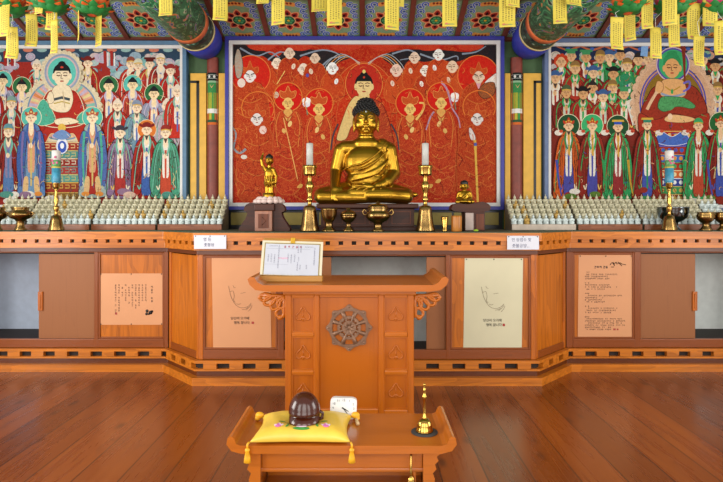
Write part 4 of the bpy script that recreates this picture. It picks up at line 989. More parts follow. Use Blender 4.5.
for s in (-1, 1):
    for k in range(3):
        c = catmull([(X(366 + s * (22 + 7 * k), YB), Z(190 + k * .6, YB)), (X(366 + s * (28 + 6 * k), YB), Z(194, YB)), (X(366 + s * (24 + 7 * k), YB), Z(199, YB))], False, 5)
        mb.tube([(x, YB - .178 + .12 * abs(x - X(366, YB)) , z) for x, z in c], .0055, 8)
robe = blob('robe', mb, GOLD, bd, .0052, 3)
mb = MB(); hc = (HC[0], HC[1] + .022, HC[2] + .066); hr = (.098, .100, .076)
mb.ell(hc, hr, 28, 16); mb.ell((hc[0], hc[1], hc[2] + .056), (.070, .070, .056), 20, 12); mb.ell((hc[0], hc[1] + .02, hc[2] - .05), (.092, .078, .085), 20, 12)
for c, r, n, zmin in ((hc, hr, 260, -.2), ((hc[0], hc[1], hc[2] + .056), (.070, .070, .056), 100, .0)):
    for i in range(n):
        z = 1 - 2 * (i + .5) / n; rr = math.sqrt(1 - z * z); a = i * 2.39996
        if z < zmin: continue
        mb.ell((c[0] + r[0] * rr * math.cos(a), c[1] + r[1] * rr * math.sin(a), c[2] + r[2] * z), .0095, 6, 4)
mb.build('hair', plain('statue_hair', '#121011', .45), bd)
MB().ell((HC[0], HC[1] - .097, HC[2] + .055), .006).build('urna', plain('urna_gem', '#b9c9c4', .2), bd)

mb = MB()
for s in (-1, 1):
    mb.tube([(HC[0] + s * a, HC[1] - b, HC[2] + c) for a, b, c in ((.016, .1010, .010), (.032, .1000, .006), (.050, .0900, .011))], .0024, 6)
    mb.tube([(HC[0] + s * a, HC[1] - b, HC[2] + c) for a, b, c in ((.012, .1010, .027), (.032, .0985, .036), (.056, .0850, .030))], .0018, 6)
mb.build('painted_eyes', bpy.data.materials['statue_hair'], bd)
# standing infant Buddha with raised arm
YI = 4.12
def qi(px, py, dy=0.0): return (X(px, YI), YI + dy, Z(py, YI))
t = thing('pedestal', 'small carved rosewood pedestal with scroll wings under the standing gold infant', 'pedestal', (X(268, YI), YI, ZA))
zp = Z(204, YI)
MB().box(X(257, YI), X(274, YI), YI - .085, YI + .06, ZA, Z(211, YI)).build('front_block', wood('pink_rosewood', '#a06a50', '#7d4a36', 2), t, .004)
mb = MB(); mb.box(X(260.5, YI), X(270.5, YI), YI - .09, YI - .084, Z(228, YI), Z(214, YI)); mb.tube([qi(264, 217, -.091), qi(268, 221, -.091), qi(264, 225, -.091)], .003, 6); mb.build('carved_panel', W_ROSE, t)
for s, nm in ((-1, 'l'), (1, 'r')):
    c0 = 265.5
    pts = catmull([(X(c0 + s * a, YI), Z(b, YI)) for a, b in ((4, 230.8), (4, 207), (8, 204.5), (14, 203), (19, 206), (20, 211), (17, 213), (19, 219), (23, 225), (24, 230.8))], True, 5)
    pts = [(x, max(z, ZA + .0005)) for x, z in pts]
    MB().prism(pts, 1, YI - .05, YI + .05).build('scroll_wing', W_BROWN, t, .004)
MB().box(X(256, YI), X(276, YI), YI - .075, YI + .055, Z(211, YI), zp).build('top_block', W_BROWN, t, .006)
b = thing('infant_buddha_statue', 'small golden standing infant pointing up, on a pink and white lotus', 'statue', (X(269, YI), YI, zp))
mb = MB()
for ring, n, r, h in ((0, 14, .092, .034), (1, 12, .072, .05)):
    for k in range(n):
        a = 2 * math.pi * (k + ring * .5) / n
        mb.ell((X(269, YI) + r * math.cos(a), YI + r * .8 * math.sin(a), zp + h * .55), (.026, .024, h * .55), 8, 6)
mb.ell((X(269, YI), YI, zp + .026), (.08, .066, .026)); mb.build('lotus_base', plain('pink_white_lotus', '#dcc4bc', .5, var=.1), b)
MB().lathe([(.046, zp + .04), (.05, zp + .05), (.044, zp + .062), (.046, zp + .078), (.03, zp + .082)], (X(269, YI), YI, 0), 20).build('gold_foot', GOLD, b)
mb = MB(); z0 = zp + .075
def ii(px, py, dy=0): return (X(px, YI), YI + dy, Z(py, YI))
cap(mb, [ii(267.2, 195.5), ii(267.2, 180)], [.016, .022]); cap(mb, [ii(271.2, 195.5), ii(271.2, 180)], [.016, .022])
mb.ell(ii(267.2, 195.8, -.014), (.014, .024, .008)); mb.ell(ii(271.2, 195.8, -.014), (.014, .024, .008))
mb.ell(ii(269.2, 182.5), (.040, .032, .038)); mb.ell(ii(269.2, 174), (.036, .028, .05)); cap(mb, [ii(265.5, 169.5), ii(273, 169.5)], .017)
cap(mb, [ii(269.3, 169), ii(269.3, 164)], .014); mb.ell(ii(269.3, 160.5, -.003), (.028, .031, .037), 20, 12)
mb.ell(ii(269.3, 161.3, -.034), (.005, .007, .01)); mb.ell(ii(266.0, 161), (.006, .01, .016)); mb.ell(ii(272.9, 161), (.006, .01, .016))
cap(mb, [ii(265, 169.5), ii(262.8, 165.5, -.01), ii(261.6, 160, -.012), ii(262.4, 156)], [.015, .013, .011, .010]); cap(mb, [ii(262.4, 156), ii(263.3, 153)], [.007, .005])
cap(mb, [ii(273.5, 169.8), ii(276.2, 176, -.004), ii(275.6, 182.5, -.012)], [.015, .013, .010]); cap(mb, [ii(275.6, 183), ii(275.4, 187, -.012)], [.009, .005])
for k in range(4): mb.tube([ii(265.6 + k * 2.2, 176, -.036), ii(266.4 + k * 1.9, 182, -.038), ii(266 + k * 2.1, 187, -.026)], .004, 6)
blob('body', mb, GOLD, b, .0032, 3)
MB().ell(ii(269.3, 157.6, .003), (.029, .032, .024)).ell(ii(269.3, 154.9, .003), (.012, .012, .01)).build('hair', bpy.data.materials['statue_hair'], b)

# small seated monk statue on the right
YM = 4.12
def qm(px, py, dy=0): return (X(px, YM), YM + dy, Z(py, YM))
t = thing('pedestal', 'small dark box pedestal with pale front panel under the little seated gold figure', 'pedestal', (X(468, YM), YM, ZA))
MB().box(X(463, YM), X(483, YM), YM - .07, YM + .07, ZA, Z(211.5, YM)).build('block', W_BROWN, t, .004)
MB().box(X(463.6, YM), X(471.6, YM), YM - .076, YM - .069, ZA + .006, Z(213, YM)).build('pale_panel', plain('pale_grey_panel', '#a79389', .35), t, .002)
MB().box(X(474, YM), X(482, YM), YM - .076, YM - .069, ZA + .01, Z(214, YM)).build('brown_panel', W_ROSE, t, .002)
pts = catmull([(X(a, YM), Z(b_, YM)) for a, b_ in ((452, 211), (451, 206), (456, 203.5), (464, 204.5), (473, 203.5), (481, 202), (488, 206), (486, 211), (470, 212))], True, 5)
MB().prism(pts, 1, YM - .075, YM + .07).build('carved_seat', W_BROWN, t, .004)
zs = Z(204.2, YM)
m = thing('seated_monk_statue', 'little golden seated figure with black hair beside the right candlestick', 'statue', (X(464, YM), YM, zs))
mb = MB()
cap(mb, [qm(460, 201.5), qm(456.8, 202, -.03)], [.026, .018]); cap(mb, [qm(468, 201.5), qm(471.6, 202, -.03)], [.026, .018]); mb.ell(qm(464.2, 201.6, -.02), (.062, .046, .018))
cap(mb, [qm(457, 202.3, -.035), qm(468, 202.4, -.045)], .014); mb.ell(qm(464.2, 196), (.040, .03, .045)); cap(mb, [qm(459.8, 193.2), qm(468.6, 193.2)], .019)
cap(mb, [qm(459, 193.5), qm(457.6, 198), qm(462, 200, -.038)], [.017, .014, .010]); cap(mb, [qm(469.4, 193.5), qm(470.8, 198), qm(466.4, 200, -.038)], [.017, .014, .010])
mb.ell(qm(464.2, 199.7, -.046), (.018, .012, .009)); cap(mb, [qm(464.2, 193), qm(464.2, 189)], .015); mb.ell(qm(464.2, 186), (.027, .030, .034), 20, 12); mb.ell(qm(464.2, 186.8, -.031), (.005, .006, .009))
for s in (-1, 1): mb.ell(qm(464.2 + s * 3.8, 186.6), (.006, .01, .016))
for k in range(3): mb.tube([qm(467.6 - k, 193, -.026), qm(464.6 - k * 1.5, 196 + k, -.034), qm(461.2 - k * .4, 197.8 + k * .8, -.03)], .004, 6)
blob('body', mb, GOLD, m, .0032, 3)
MB().ell(qm(464.2, 183.3, .003), (.029, .032, .024)).build('hair', bpy.data.materials['statue_hair'], m)

# ------------------------------------------------------------------ turned metal and altar ware
def turned(nm, prof, px, Y, mat, parent, seg=28):
    """profile [(radius px, row px)] seen at distance Y"""
    s = F / Y
    return MB().lathe([(r / s, Z(y, Y)) for r, y in prof], (X(px, Y), Y, 0), seg).build(nm, mat, parent)
def fit(prof, Y):     # drop the profile so that its lowest row stands on the altar top
    yb = HY + (CAMZ - ZA) * F / Y; d = yb - max(y for r, y in prof); y0 = min(y for r, y in prof); y1 = max(y for r, y in prof)
    return [(r, y + d * (y - y0) / (y1 - y0)) for r, y in prof]
CG = plain('pale_candle_wax', '#bcbdb6', .25, var=.2)
for px, nm in ((309.7, 'left of the golden Buddha'), (425.3, 'right of the golden Buddha')):
    Y = 3.93
    t = thing('candlestick', 'tall brass bell-footed candlestick with a white candle, %s' % nm, 'candlestick', (X(px, Y), Y, ZA), 'tall candlesticks')
    turned('foot', fit([(10, 231), (10, 229.4), (8.6, 225), (7.4, 217), (6.6, 211), (6.2, 207.5), (5, 206), (3, 205.4)], Y), px, Y, BRASSD, t)
    turned('stem', [(2.4, 206), (2.0, 203), (2.2, 201), (3.4, 199.6), (2.3, 198), (2.0, 194), (2.7, 191), (3.9, 188), (4.2, 185.5), (3.2, 183), (2.0, 180.5), (2.6, 178.6), (1.8, 177), (2.2, 175.2)], px, Y, BRASS, t)
    turned('cup', [(2.2, 176), (6.2, 175.4), (6.6, 174), (6.5, 169), (7.3, 167.4), (7.3, 165.6), (6.0, 165.4), (5.6, 169), (.5, 169.6)], px, Y, BRASS, t)
    turned('candle', [(3.4, 169), (3.4, 144), (3.0, 143.2), (1.4, 143.8)], px, Y, CG, t); turned('wick', [(.5, 146), (.5, 141.2)], px, Y, INK, t, 8)
CW = plain('candle_white_pink', '#d9d6d2', .35); CGn = plain('candle_green_bands', '#5f9a62', .35, var=.5, nscale=50); CBl = plain('candle_blue', '#3f8fae', .35, var=.25, nscale=30); CPk = plain('candle_pink_flower', '#c95c86', .4); CYl = plain('candle_yellow_band', '#c9b84a', .4)
for px, nm in ((56.2, 'left'), (669.3, 'right')):
    Y = 4.205
    t = thing('candlestick', 'slim brass candlestick with a blue, green and white candle before the %s painting' % nm, 'candlestick', (X(px, Y), Y, ZA), 'slim candlesticks')
    turned('foot', fit([(7.4, 231), (7.4, 229.6), (6.6, 226), (5.4, 220), (4.6, 216.4), (2.4, 215)], Y), px, Y, BRASSD, t)
    turned('stem', [(2.2, 215.6), (1.5, 213), (1.8, 211), (2.8, 208.6), (2.6, 206.8), (1.4, 205), (2.4, 201), (2.0, 197), (1.3, 193), (1.5, 190), (2.2, 188.4)], px, Y, BRASS, t)
    turned('socket', [(2.2, 189), (3.2, 187), (3.4, 183.4), (3.8, 182.6), (2.6, 182.4)], px, Y, BRASS, t)
    c = turned('candle', [(3.9, 183), (4.1, 181), (4.1, 166.5)], px, Y, CBl, t); turned('green_band', [(4.15, 167), (4.2, 163.6), (4.15, 160.4)], px, Y, CGn, c)
    turned('white_top', [(4.1, 160.8), (4.1, 151.4), (3.4, 150.6), (1, 151)], px, Y, CW, c); turned('yellow_band', [(4.3, 168.2), (4.3, 166.8)], px, Y, CYl, c)
    s = F / Y; mb = MB()
    for k, (du, yy) in enumerate(((-1.6, 161), (1.2, 157.5), (-.4, 163.5), (2.4, 163))):
        mb.ell((X(px + du, Y), Y - math.sqrt(max(0, 4.2 ** 2 - du ** 2)) / s, Z(yy, Y)), (.010, .004, .009), 8, 6)
    mb.build('flower_decal', CPk, c)
def vessel(nm, label, px, Y, prof, mat, lid=None, handles=None, foot=None):
    t = thing(nm, label, nm.replace('_', ' ').split()[-1], (X(px, Y), Y, ZA))
    p = fit(prof, Y); turned('bowl', p, px, Y, mat, t)
    if lid: turned('lid', lid, px, Y, mat, t)
    if handles:
        r, y, h = handles; s = F / Y
        for sg in (-1, 1):
            MB().tube([(X(px, Y) + sg * (r + a) / s, Y, Z(b, Y)) for a, b in catmull([(-.4, y - h * .3), (2.2, y - h), (3.6, y - h * .2), (2.2, y + h * .5), (-.4, y + h * .4)], False, 4)], .8 / s, 8).build('handle', mat, t)
    return t
vessel('incense_burner', 'brass three-tier incense burner with round handles right in front of the Buddha', 378, 3.90,
       [(6.5, 231), (6.5, 229.6), (4.0, 228), (3.8, 224), (5.0, 222), (9.5, 220), (12.2, 217), (12.6, 214.5), (11, 212), (9.6, 210.6), (10.6, 209), (10.2, 208)], BRASSD,
       [(10.4, 208.6), (10, 206.4), (8, 204.8), (4.8, 204), (2, 203.4), (1.6, 202), (.8, 201)], (11.6, 213, 3.4))
vessel('offering_cup', 'brass footed cup with lid between candlestick and incense burner', 348.5, 3.90,
       [(6.2, 231), (6, 229.4), (2.6, 226.6), (2.2, 222.6), (5.2, 220.6), (7.8, 217.4), (8.2, 215.4)], BRASSD, [(8.6, 215.8), (7.8, 213.6), (5, 211), (1.8, 209.8), (1.8, 208.4), (.6, 207.6)])
vessel('offering_bowl', 'brass goblet bowl on a dark foot right of the left tall candlestick', 329, 3.90,
       [(7.6, 231), (7.2, 229.4), (4, 227), (3.4, 222), (5.4, 220), (7.8, 215), (8.2, 209.6), (8.6, 208.6), (7.4, 208.8), (6.4, 214), (.5, 218)], BRASSD)
vessel('offering_cup', 'narrow yellow brass cup right of the right tall candlestick', 444.6, 3.92, [(2.6, 231), (2.9, 230), (2.2, 229), (3.4, 218), (3.6, 216.4), (3.0, 216.6), (2.0, 228.2), (.3, 228.4)], BRASS)
vessel('offering_jar', 'squat orange wooden jar in front of the little seated figure', 456.5, 3.93, [(4.9, 231), (5.2, 230), (5.3, 217), (4.9, 215.6), (4.2, 215.8), (4.2, 222), (.4, 222.4)], wood('jar_wood', '#c9822f', '#8f4f18', 2))
tt = solo(MB().ell((X(476, 3.95), 3.95, ZA + .008), (.018, .014, .008)).build('green_rice_cake', plain('lime_green', '#9fc427', .5), None), (X(476, 3.95), 3.95, ZA)); tt.name = 'lime_green_bead'; tag(tt, 'small lime green bead lying on the altar below the little seated figure', 'bead')
cens = [(5.6, 231), (5.6, 229.6), (4, 227), (3.4, 222), (4.6, 220), (8.4, 218.4), (11.2, 216), (11.6, 213.8), (10, 211.8), (7.6, 210.6), (7.6, 209), (8.6, 207.6), (7.8, 207), (6.6, 210), (.4, 212)]
vessel('incense_burner', 'brass footed bowl nearest the slim candlestick before the left painting', 20.3, 4.205, cens, BRASSD, handles=(10.0, 213.6, 1.2))
vessel('offering_bowl', 'brass footed bowl cut by the left edge of the photo', -2.5, 4.205, [(r * .78, y) for r, y in cens], BRASSD)
vessel('offering_bowl', 'brass footed bowl right of the steel basin before the right painting', 705.8, 4.205, [(6, 231), (6, 229.6), (3.6, 227), (3.4, 223.4), (5.6, 221.6), (8, 219), (8.4, 215.4), (7.4, 213.6), (8, 212.2), (7.2, 212), (6.4, 216), (.4, 219)], BRASSD)
vessel('offering_bowl', 'brass footed bowl cut by the right edge of the photo', 723.4, 4.205, [(6, 231), (6, 229.6), (3.6, 227), (3.4, 223.4), (5.6, 221.6), (8, 219), (8.4, 215.4), (7.4, 213.6), (8, 212.2), (7.2, 212), (6.4, 216), (.4, 219)], BRASSD)
vessel('steel_basin', 'dark shiny steel basin behind the slim candlestick before the right painting', 673, 4.335, [(8, 231), (8, 230), (4.6, 227), (4.6, 223), (9, 221), (13, 217.6), (14.4, 212), (14.4, 208), (15, 207), (13.6, 207), (13, 213), (.5, 219)], plain('steel', '#6f7476', .12, 1.0, .1))

# ------------------------------------------------------------------ tiers of little figurines
def figurine_mb(o=(0, 0, 0), mb=None):
    mb = mb or MB(); x, y, z = o
    mb.lathe([(.0215, 0), (.0248, .003), (.0222, .009), (.0248, .014), (.019, .0165)], o, 8)      # lotus seat
    mb.ell((x, y - .002, z + .022), (.0248, .0170, .0085), 8, 4)                                  # crossed legs
    mb.lathe([(.0165, .020), (.0175, .030), (.0205, .041), (.0165, .0475), (.0075, .050), (.0070, .052)], o, 8, sy=.75)
    for s in (-1, 1): mb.tube([(x + s * .0185, y, z + .043), (x + s * .0215, y - .003, z + .032), (x + s * .004, y - .015, z + .0285)], .005, 5)
    mb.lathe([(.0065, .050), (.0108, .055), (.0112, .061), (.0090, .067), (.0050, .0705), (.0036, .074), (.0012, .085), (.0004, .088)], o, 8)
    return mb
SILV = plain('figurine_silver', '#cbc5a8', .42, .12, .18, 60); SILG = plain('figurine_pale_gold', '#bf9a50', .4, .2, .18, 60); SILB = plain('figurine_blue_white', '#d2dcda', .4, .1, .1, 60)
protos = {}
for k, mt in (('s', SILV), ('g', SILG), ('b', SILB)):
    o = figurine_mb().build('buddha_figurine', mt); protos[k] = o.data; bpy.data.objects.remove(o)
ORDN = ['first', 'second', 'third', 'fourth', 'fifth', 'sixth', 'seventh', 'eighth', 'ninth', 'tenth']
TIER = ['lowest tier', 'second tier up', 'middle tier', 'fourth tier up', 'top tier']
PIT, YT0, DY, DZ, ZB = .0511, 4.485, .0435, .040, ZA + .045
STAND = wood('stand_wood', '#9c5a34', '#6d3519', 0, rough=.35); STEP = plain('stand_step_grey', '#6a6150', .5); STANDP = plain('stand_pale_front', '#c9b7a6', .4)
top_rest = MB(); rr = random.Random(21)
for side in ('left', 'right'):
    for blk in range(4):
        if side == 'left': x1 = X(228.5, 4.67) - blk * .526; x0 = x1 - 10 * PIT
        else: x0 = X(505, 4.67) + blk * .526; x1 = x0 + 10 * PIT
        who = '%s stand %s of red painting' % (ORDN[blk], side)
        cols = [c for c in range(10) if -6 < CX + (x0 + (c + .5) * PIT) * F / YT0 < 729]
        if not cols: continue
        xa, xb = x0 + cols[0] * PIT, x0 + (cols[-1] + 1) * PIT
        t = thing('tiered_stand', 'low stepped stand of tiny figurines, %s' % who, 'stand', ((xa + xb) / 2, 4.56, ZA), 'tiered stands')
        MB().box(xa + .002, xb - .002, YT0 - .034, YT0 - .022, ZA, ZB).build('front_board', STANDP if side == 'right' and blk == 0 else STAND, t, .002)
        mb = MB()
        for r in range(5): mb.box(xa + .002, xb - .002, YT0 - .022 + r * DY, YT0 - .022 + (r + 1) * DY, ZA, ZB + r * DZ)
        mb.build('steps', STEP, t)
        for r in range(5):
            for c in cols:
                n = c if side == 'right' else 9 - c
                p = (x0 + (c + .5) * PIT, YT0 + r * DY, ZB + r * DZ + .0004)
                if r == 4 and not (blk == 0 and n < 4): figurine_mb(p, top_rest); continue
                gold = rr.random() < (.16 if (r in (1, 3) and blk == 0) or (side == 'left' and r == 1) else .03)
                o = bpy.data.objects.new('buddha_figurine', protos['g' if gold else ('b' if r == 0 or (side == 'right' and blk == 3 and r > 1) else 's')])
                COL.objects.link(o); o.location = p
                tag(o, 'tiny %s figurine, %s from %s, %s, %s' % ('gold' if gold else 'silvery', ORDN[n], 'right' if side == 'left' else 'left', TIER[r], who), 'figurine', 'tiny seated figurines on the tiered stands')
o = top_rest.build('buddha_figurine', SILV); tag(o, 'rest of the tiny silvery figurines along the top tiers of all stands', 'figurine', 'tiny seated figurines on the tiered stands', 'stuff')
# ------------------------------------------------------------------ signs and posters
def flat_text(quads, Y, nm, mat, parent, dz=.0008):
    mb = MB()
    for q in quads: mb.add([(X(a, Y), Y - dz, Z(b, Y)) for a, b in q], [tuple(range(len(q)))])
    return mb.build(nm, mat, parent)
SIGN = plain('white_card', '#cfd0da', .4, var=.02)
def sign(px0, px1, py0, py1, lines, label, mat):
    Y = 3.793; t = thing('notice_card', label, 'sign', (X((px0 + px1) / 2, Y), Y, Z(py1, Y)))
    MB().box(X(px0, Y), X(px1, Y), Y, Y + .005, Z(py1, Y), Z(py0, Y)).build('card', SIGN, t, .001)
    for txt, px, py, sz in lines: hangul(txt, sz, mat, t, (X(px, Y), Y - .0006, Z(py, Y)))
    mb = MB()
    for f in (.05, .5, .95): mb.ell((X(px0 + (px1 - px0) * f, Y), Y - .001, Z(py0 + .9, Y)), (.004, .002, .004), 8, 4)
    mb.build('pin', BLACK, t)
sign(194, 226.2, 235.2, 249, [('영 등', 203.2, 240.8, .026), ('촛불용', 203.8, 246.2, .026)], 'white card with two short lines of writing on the left altar corner', INKB)
sign(507.2, 539, 235.8, 249.6, [('인 등접수 및', 511.5, 241.2, .026), ('촛불공양...', 512, 247.2, .027)], 'bluish white card with two lines of writing on the right altar corner', INKB)
SALM = plain('salmon_paper', '#cf9265', .55, var=.04, nscale=4); CREA = plain('pale_green_cream_paper', '#cbc4a4', .55, var=.05, nscale=4)
def poster(px0, px1, py0, py1, yf, mat, label, skew=0.0):
    Y = yf + .0095; t = thing('paper_poster', label, 'poster', (X((px0 + px1) / 2, Y), Y, Z(py1, Y)), 'paper posters pinned on the altar')
    n = 12; mb = MB(); f = []
    for side in (0, 1):
        for j in range(n + 1):
            for i in range(n + 1):
                u, v = i / n, j / n; b = .0016 * math.sin(math.pi * u) * math.sin(math.pi * v * 1.0)
                f.append((X(px0 + (px1 - px0) * u + skew * (v - .5), Y), Y - b + side * .0012, Z(py0 + (py1 - py0) * v, Y)))
    m = n + 1; fs = []
    for s in (0, 1):
        for j in range(n):
            for i in range(n): a = s * m * m + j * m + i; fs.append((a, a + 1, a + m + 1, a + m))
    per = [i for i in range(n)] + [n + j * m for j in range(n)] + [n * m + n - i for i in range(n)] + [(n - j) * m for j in range(n)]
    for a, b in zip(per, per[1:] + per[:1]): fs.append((a, b, b + m * m, a + m * m))
    mb.add(f, fs, 0, False).build('sheet', mat, t)
    mb = MB()
    for u in (.03, .5, .97):
        for v in (.012, .985): mb.ell((X(px0 + (px1 - px0) * u + skew * (v - .5), Y), Y - .0015, Z(py0 + (py1 - py0) * v, Y)), (.0045, .003, .0045), 8, 4)
    mb.build('pin', BLACK, t)
    return t, Y - .0022
rg = random.Random(4)
# left: vertical columns of writing
t, Y = poster(99, 163.6, 273.4, 324.8, 4.20, SALM, 'salmon landscape poster with vertical columns of writing on the left altar wing')
Qs = []
for c in range(10):
    x = 145 - c * 3.35; L = [17, 17, 22, 25, 24, 20, 17, 12, 27, 29][c]; y = 284.4
    while y < 284.4 + L:
        if rg.random() < .86: Qs += glyph(rg, x, y, 1.5, 1.8, .22)
        y += 2.5
y = 286
while y < 304:
    if rg.random() < .8: Qs += glyph(rg, 151, y, 1.8, 2.0, .28)
    y += 2.8
flat_text(Qs, Y, 'lettering', INK, t); mb = MB()
for a, b, r in ((150.5, 312.5, 1.9), (147, 311, 1.5), (146.6, 313.9, 1.4), (152, 311.4, 1.2), (149, 314, 1.0)): mb.lathe([(r / F * Y, Y - .0005), (r / F * Y, Y + .001)], (X(a, Y), 0, Z(b, Y)), 14, axis=1)
mb.build('ink_drawing', INK, t)
flat_text([[(115.2, 312.4), (117, 312.4), (117, 314.6), (115.2, 314.6)]], Y, 'red_seal', INKR, t)
# two face drawings
def face_lines(px, py, k=1.0):
    L = [[(0, -12), (1.2, -6), (3, 0), (6.5, 6), (11, 9.4), (16, 9.6), (20, 8), (22.5, 5.2)], [(1, -6), (4.4, -7), (5.6, -2), (5, 2), (6.6, 4.2)], [(12, -4.6), (15, -5.2), (17, -5.6)], [(4.4, -12.6), (5.4, -10.6), (7, -10.2)], [(8, 5.6), (10, 6.4), (12, 5.6)], [(17, 12), (20, 9.8), (22.6, 6.6)], [(19.6, 13.4), (22, 10.6), (23.6, 7.4)], [(13.6, 11.6), (17, 11), (19.4, 9.4)]]
    return [[(px + a * k, py + b * k) for a, b in l] for l in L]
def draw_face(px, py, t, Y, mat, k=1.0):
    P = Paint(lambda u, v, l: (X(u, Y), Y - .0006 - l, Z(v, Y)), .0001)
    for l in face_lines(px, py, k): P.stroke(l, .3, '#6b5443', smooth=True)
    o = P.build('face_drawing', paint_mat('ink_line_%s' % mat, None), t)
t, Y = poster(212.4, 270.6, 256.4, 351, 3.85, SALM, 'tall salmon poster with line drawing of a face, left of the lectern', 1.6)
draw_face(228.6, 298, t, Y, 'left'); hangul('당신이 오기에', .0222, INK, t, (X(230.6, Y), Y - .0008, Z(319.4, Y))); hangul('행복 합니다', .0222, INK, t, (X(233.8, Y), Y - .0008, Z(323.8, Y)))
flat_text([[(251.6, 321.6), (254, 321.6), (254, 323.8), (251.6, 323.8)]], Y, 'red_seal', INKR, t)
t, Y = poster(464, 522.4, 258.2, 351.6, 3.85, CREA, 'tall pale cream poster with line drawing of a face, right of the lectern', -1.4)
draw_face(481.4, 298.6, t, Y, 'right'); hangul('당신이 오기에', .0222, INK, t, (X(483, Y), Y - .0008, Z(321.4, Y))); hangul('행복 합니다', .0222, INK, t, (X(486, Y), Y - .0008, Z(326, Y)))
flat_text([[(502.6, 323.6), (505, 323.6), (505, 326.2), (502.6, 326.2)]], Y, 'red_seal', INKR, t)
# right: long text
t, Y = poster(578.2, 632.4, 255, 343.4, 4.20, SALM, 'tall salmon poster full of small writing on the right altar wing', -1.0)
Qs = []
for k in range(5): Qs += glyph(rg, 594.4 + k * 2.6 + (1 if k > 2 else 0), 266, 2.0, 2.2, .42)
y = 271.6
for blk in ((3, 33, 22, 24), (4, 24, 32, 20), (4, 37, 18, 18, 20), (4, 32, 30, 26), (4, 38, 40, 37, 40, 26, 28)):
    for i, L in enumerate(blk):
        if i == 0: L = 4
        x = 585
        while x < 585 + L:
            if rg.random() < .85: Qs += glyph(rg, x, y, 1.15, 1.35, .18)
            x += 1.55
        y += 2.1
    y += 2.2
flat_text(Qs, Y, 'lettering', INK, t); P = Paint(lambda u, v, l: (X(u, Y), Y - .0006 - l, Z(v, Y)), .0001)
for l in ([(610, 265), (612, 262.6), (614, 264.4), (616, 262), (617, 264), (620, 262.8), (622, 264), (626, 264.8)], [(613, 262), (614.6, 266)], [(618, 262), (622, 266)], [(611, 267), (614, 267)]): P.stroke(l, .6, '#2a1d18', smooth=True)
P.build('signature', bpy.data.materials['ink_line_left'], t)
flat_text([[(613.4, 328.4), (615.6, 328.4), (615.6, 330.2), (613.4, 330.2)], [(616.8, 328.6), (618.4, 328.6), (618.4, 330.2), (616.8, 330.2)]], Y, 'red_seal', INKR, t)

# ------------------------------------------------------------------ lectern
LX0, LX1, LYF, LYB = X(285, 3.0), X(414, 3.0), 3.0, 3.40
lec = thing('lectern', 'orange-brown wooden lectern with carved wheel emblem and upturned top board', 'lectern', ((LX0 + LX1) / 2, 3.2, 0))
ZT = .783
tx0, tx1 = -.615, .428
out = [(tx0 + .09, ZT - .034), (tx1 - .09, ZT - .034), (tx1 - .035, ZT - .026), (tx1 - .004, ZT + .002), (tx1 + .006, ZT + .030), (tx1 - .008, ZT + .044), (tx1 - .030, ZT + .040), (tx1 - .045, ZT + .016), (tx1 - .075, ZT), (tx0 + .075, ZT), (tx0 + .045, ZT + .016), (tx0 + .030, ZT + .040), (tx0 + .008, ZT + .044), (tx0 - .006, ZT + .030), (tx0 + .004, ZT + .002), (tx0 + .035, ZT - .026)]
MB().prism(out, 1, 2.945, 3.47).build('top_board', W_LECTX, lec, .004)
MB().box(LX0 - .01, LX1 + .01, LYF - .012, LYB + .01, ZT - .058, ZT - .034).build('under_rail', W_LECTX, lec, .004)
zr = ZT - .058
MB().box(LX0 + .02, LX1 - .02, LYF + .03, LYB - .02, .03, zr - .001).build('carcass', W_LECT, lec)
posts = [(285, 291.2), (322.2, 325.8), (314.2, 318.0), (378.6, 382.2), (384.6, 386.6), (408.6, 414)]
s3 = lambda p: X(p, 3.0)
for a, b in ((285, 291.4), (314.0, 319.4), (378.4, 384.2), (407.8, 414)): MB().box(s3(a), s3(b), LYF, LYF + .035, 0, zr).build('post', W_LECT, lec, .005)
zrow = [297.5, 331.0, 336.6, 370.6, 374.6, 411]
for a, b in ((291.4, 314.0), (384.2, 407.8)):
    for z0, z1 in ((.06, Z(410.4, 3.0)), (Z(374.4, 3.0), Z(370.8, 3.0)), (Z(337, 3.0), Z(333, 3.0)), (Z(297.5, 3.0), zr)): MB().box(s3(a), s3(b), LYF + .002, LYF + .033, z0, z1).build('cross_rail', W_LECTX, lec, .004)
    for y0, y1 in ((297.5, 333), (337, 370.8), (374.4, 410.4)):
        p = MB().box(s3(a), s3(b), LYF + .018, LYF + .032, Z(y1, 3.0), Z(y0, 3.0)).build('small_panel', W_LECT, lec)
        yc = (y0 + y1) / 2; xc = (a + b) / 2; r = 7.2
        pts = catmull([(0, -1.15), (.35, -.55), (.92, .1), (.85, .62), (.4, .72), (.06, .42), (0, .9), (-.06, .42), (-.4, .72), (-.85, .62), (-.92, .1), (-.35, -.55)], True, 4)
        mb = MB(); mb.tube([(s3(xc + u * r), LYF + .0175, Z(yc + v * r, 3.0)) for u, v in pts + [pts[0]]], .0045, 6); mb.tube([(s3(xc), LYF + .0175, Z(yc + k * r, 3.0)) for k in (-.6, 0, .6)], .003, 6)
        mb.build('leaf_carving', W_LECT, p)
        mb = MB(); e = .006
        mb.box(s3(a), s3(a) + e, LYF + .008, LYF + .019, Z(y1, 3.0), Z(y0, 3.0)).box(s3(b) - e, s3(b), LYF + .008, LYF + .019, Z(y1, 3.0), Z(y0, 3.0)).box(s3(a) + e, s3(b) - e, LYF + .008, LYF + .019, Z(y1, 3.0), Z(y1, 3.0) + e).box(s3(a) + e, s3(b) - e, LYF + .008, LYF + .019, Z(y0, 3.0) - e, Z(y0, 3.0))
        mb.build('panel_bead', W_LECTX, p)
MB().box(s3(319.4), s3(378.4), LYF + .016, LYF + .032, Z(409, 3.0), Z(297.5, 3.0)).build('centre_panel', W_LECT, lec)
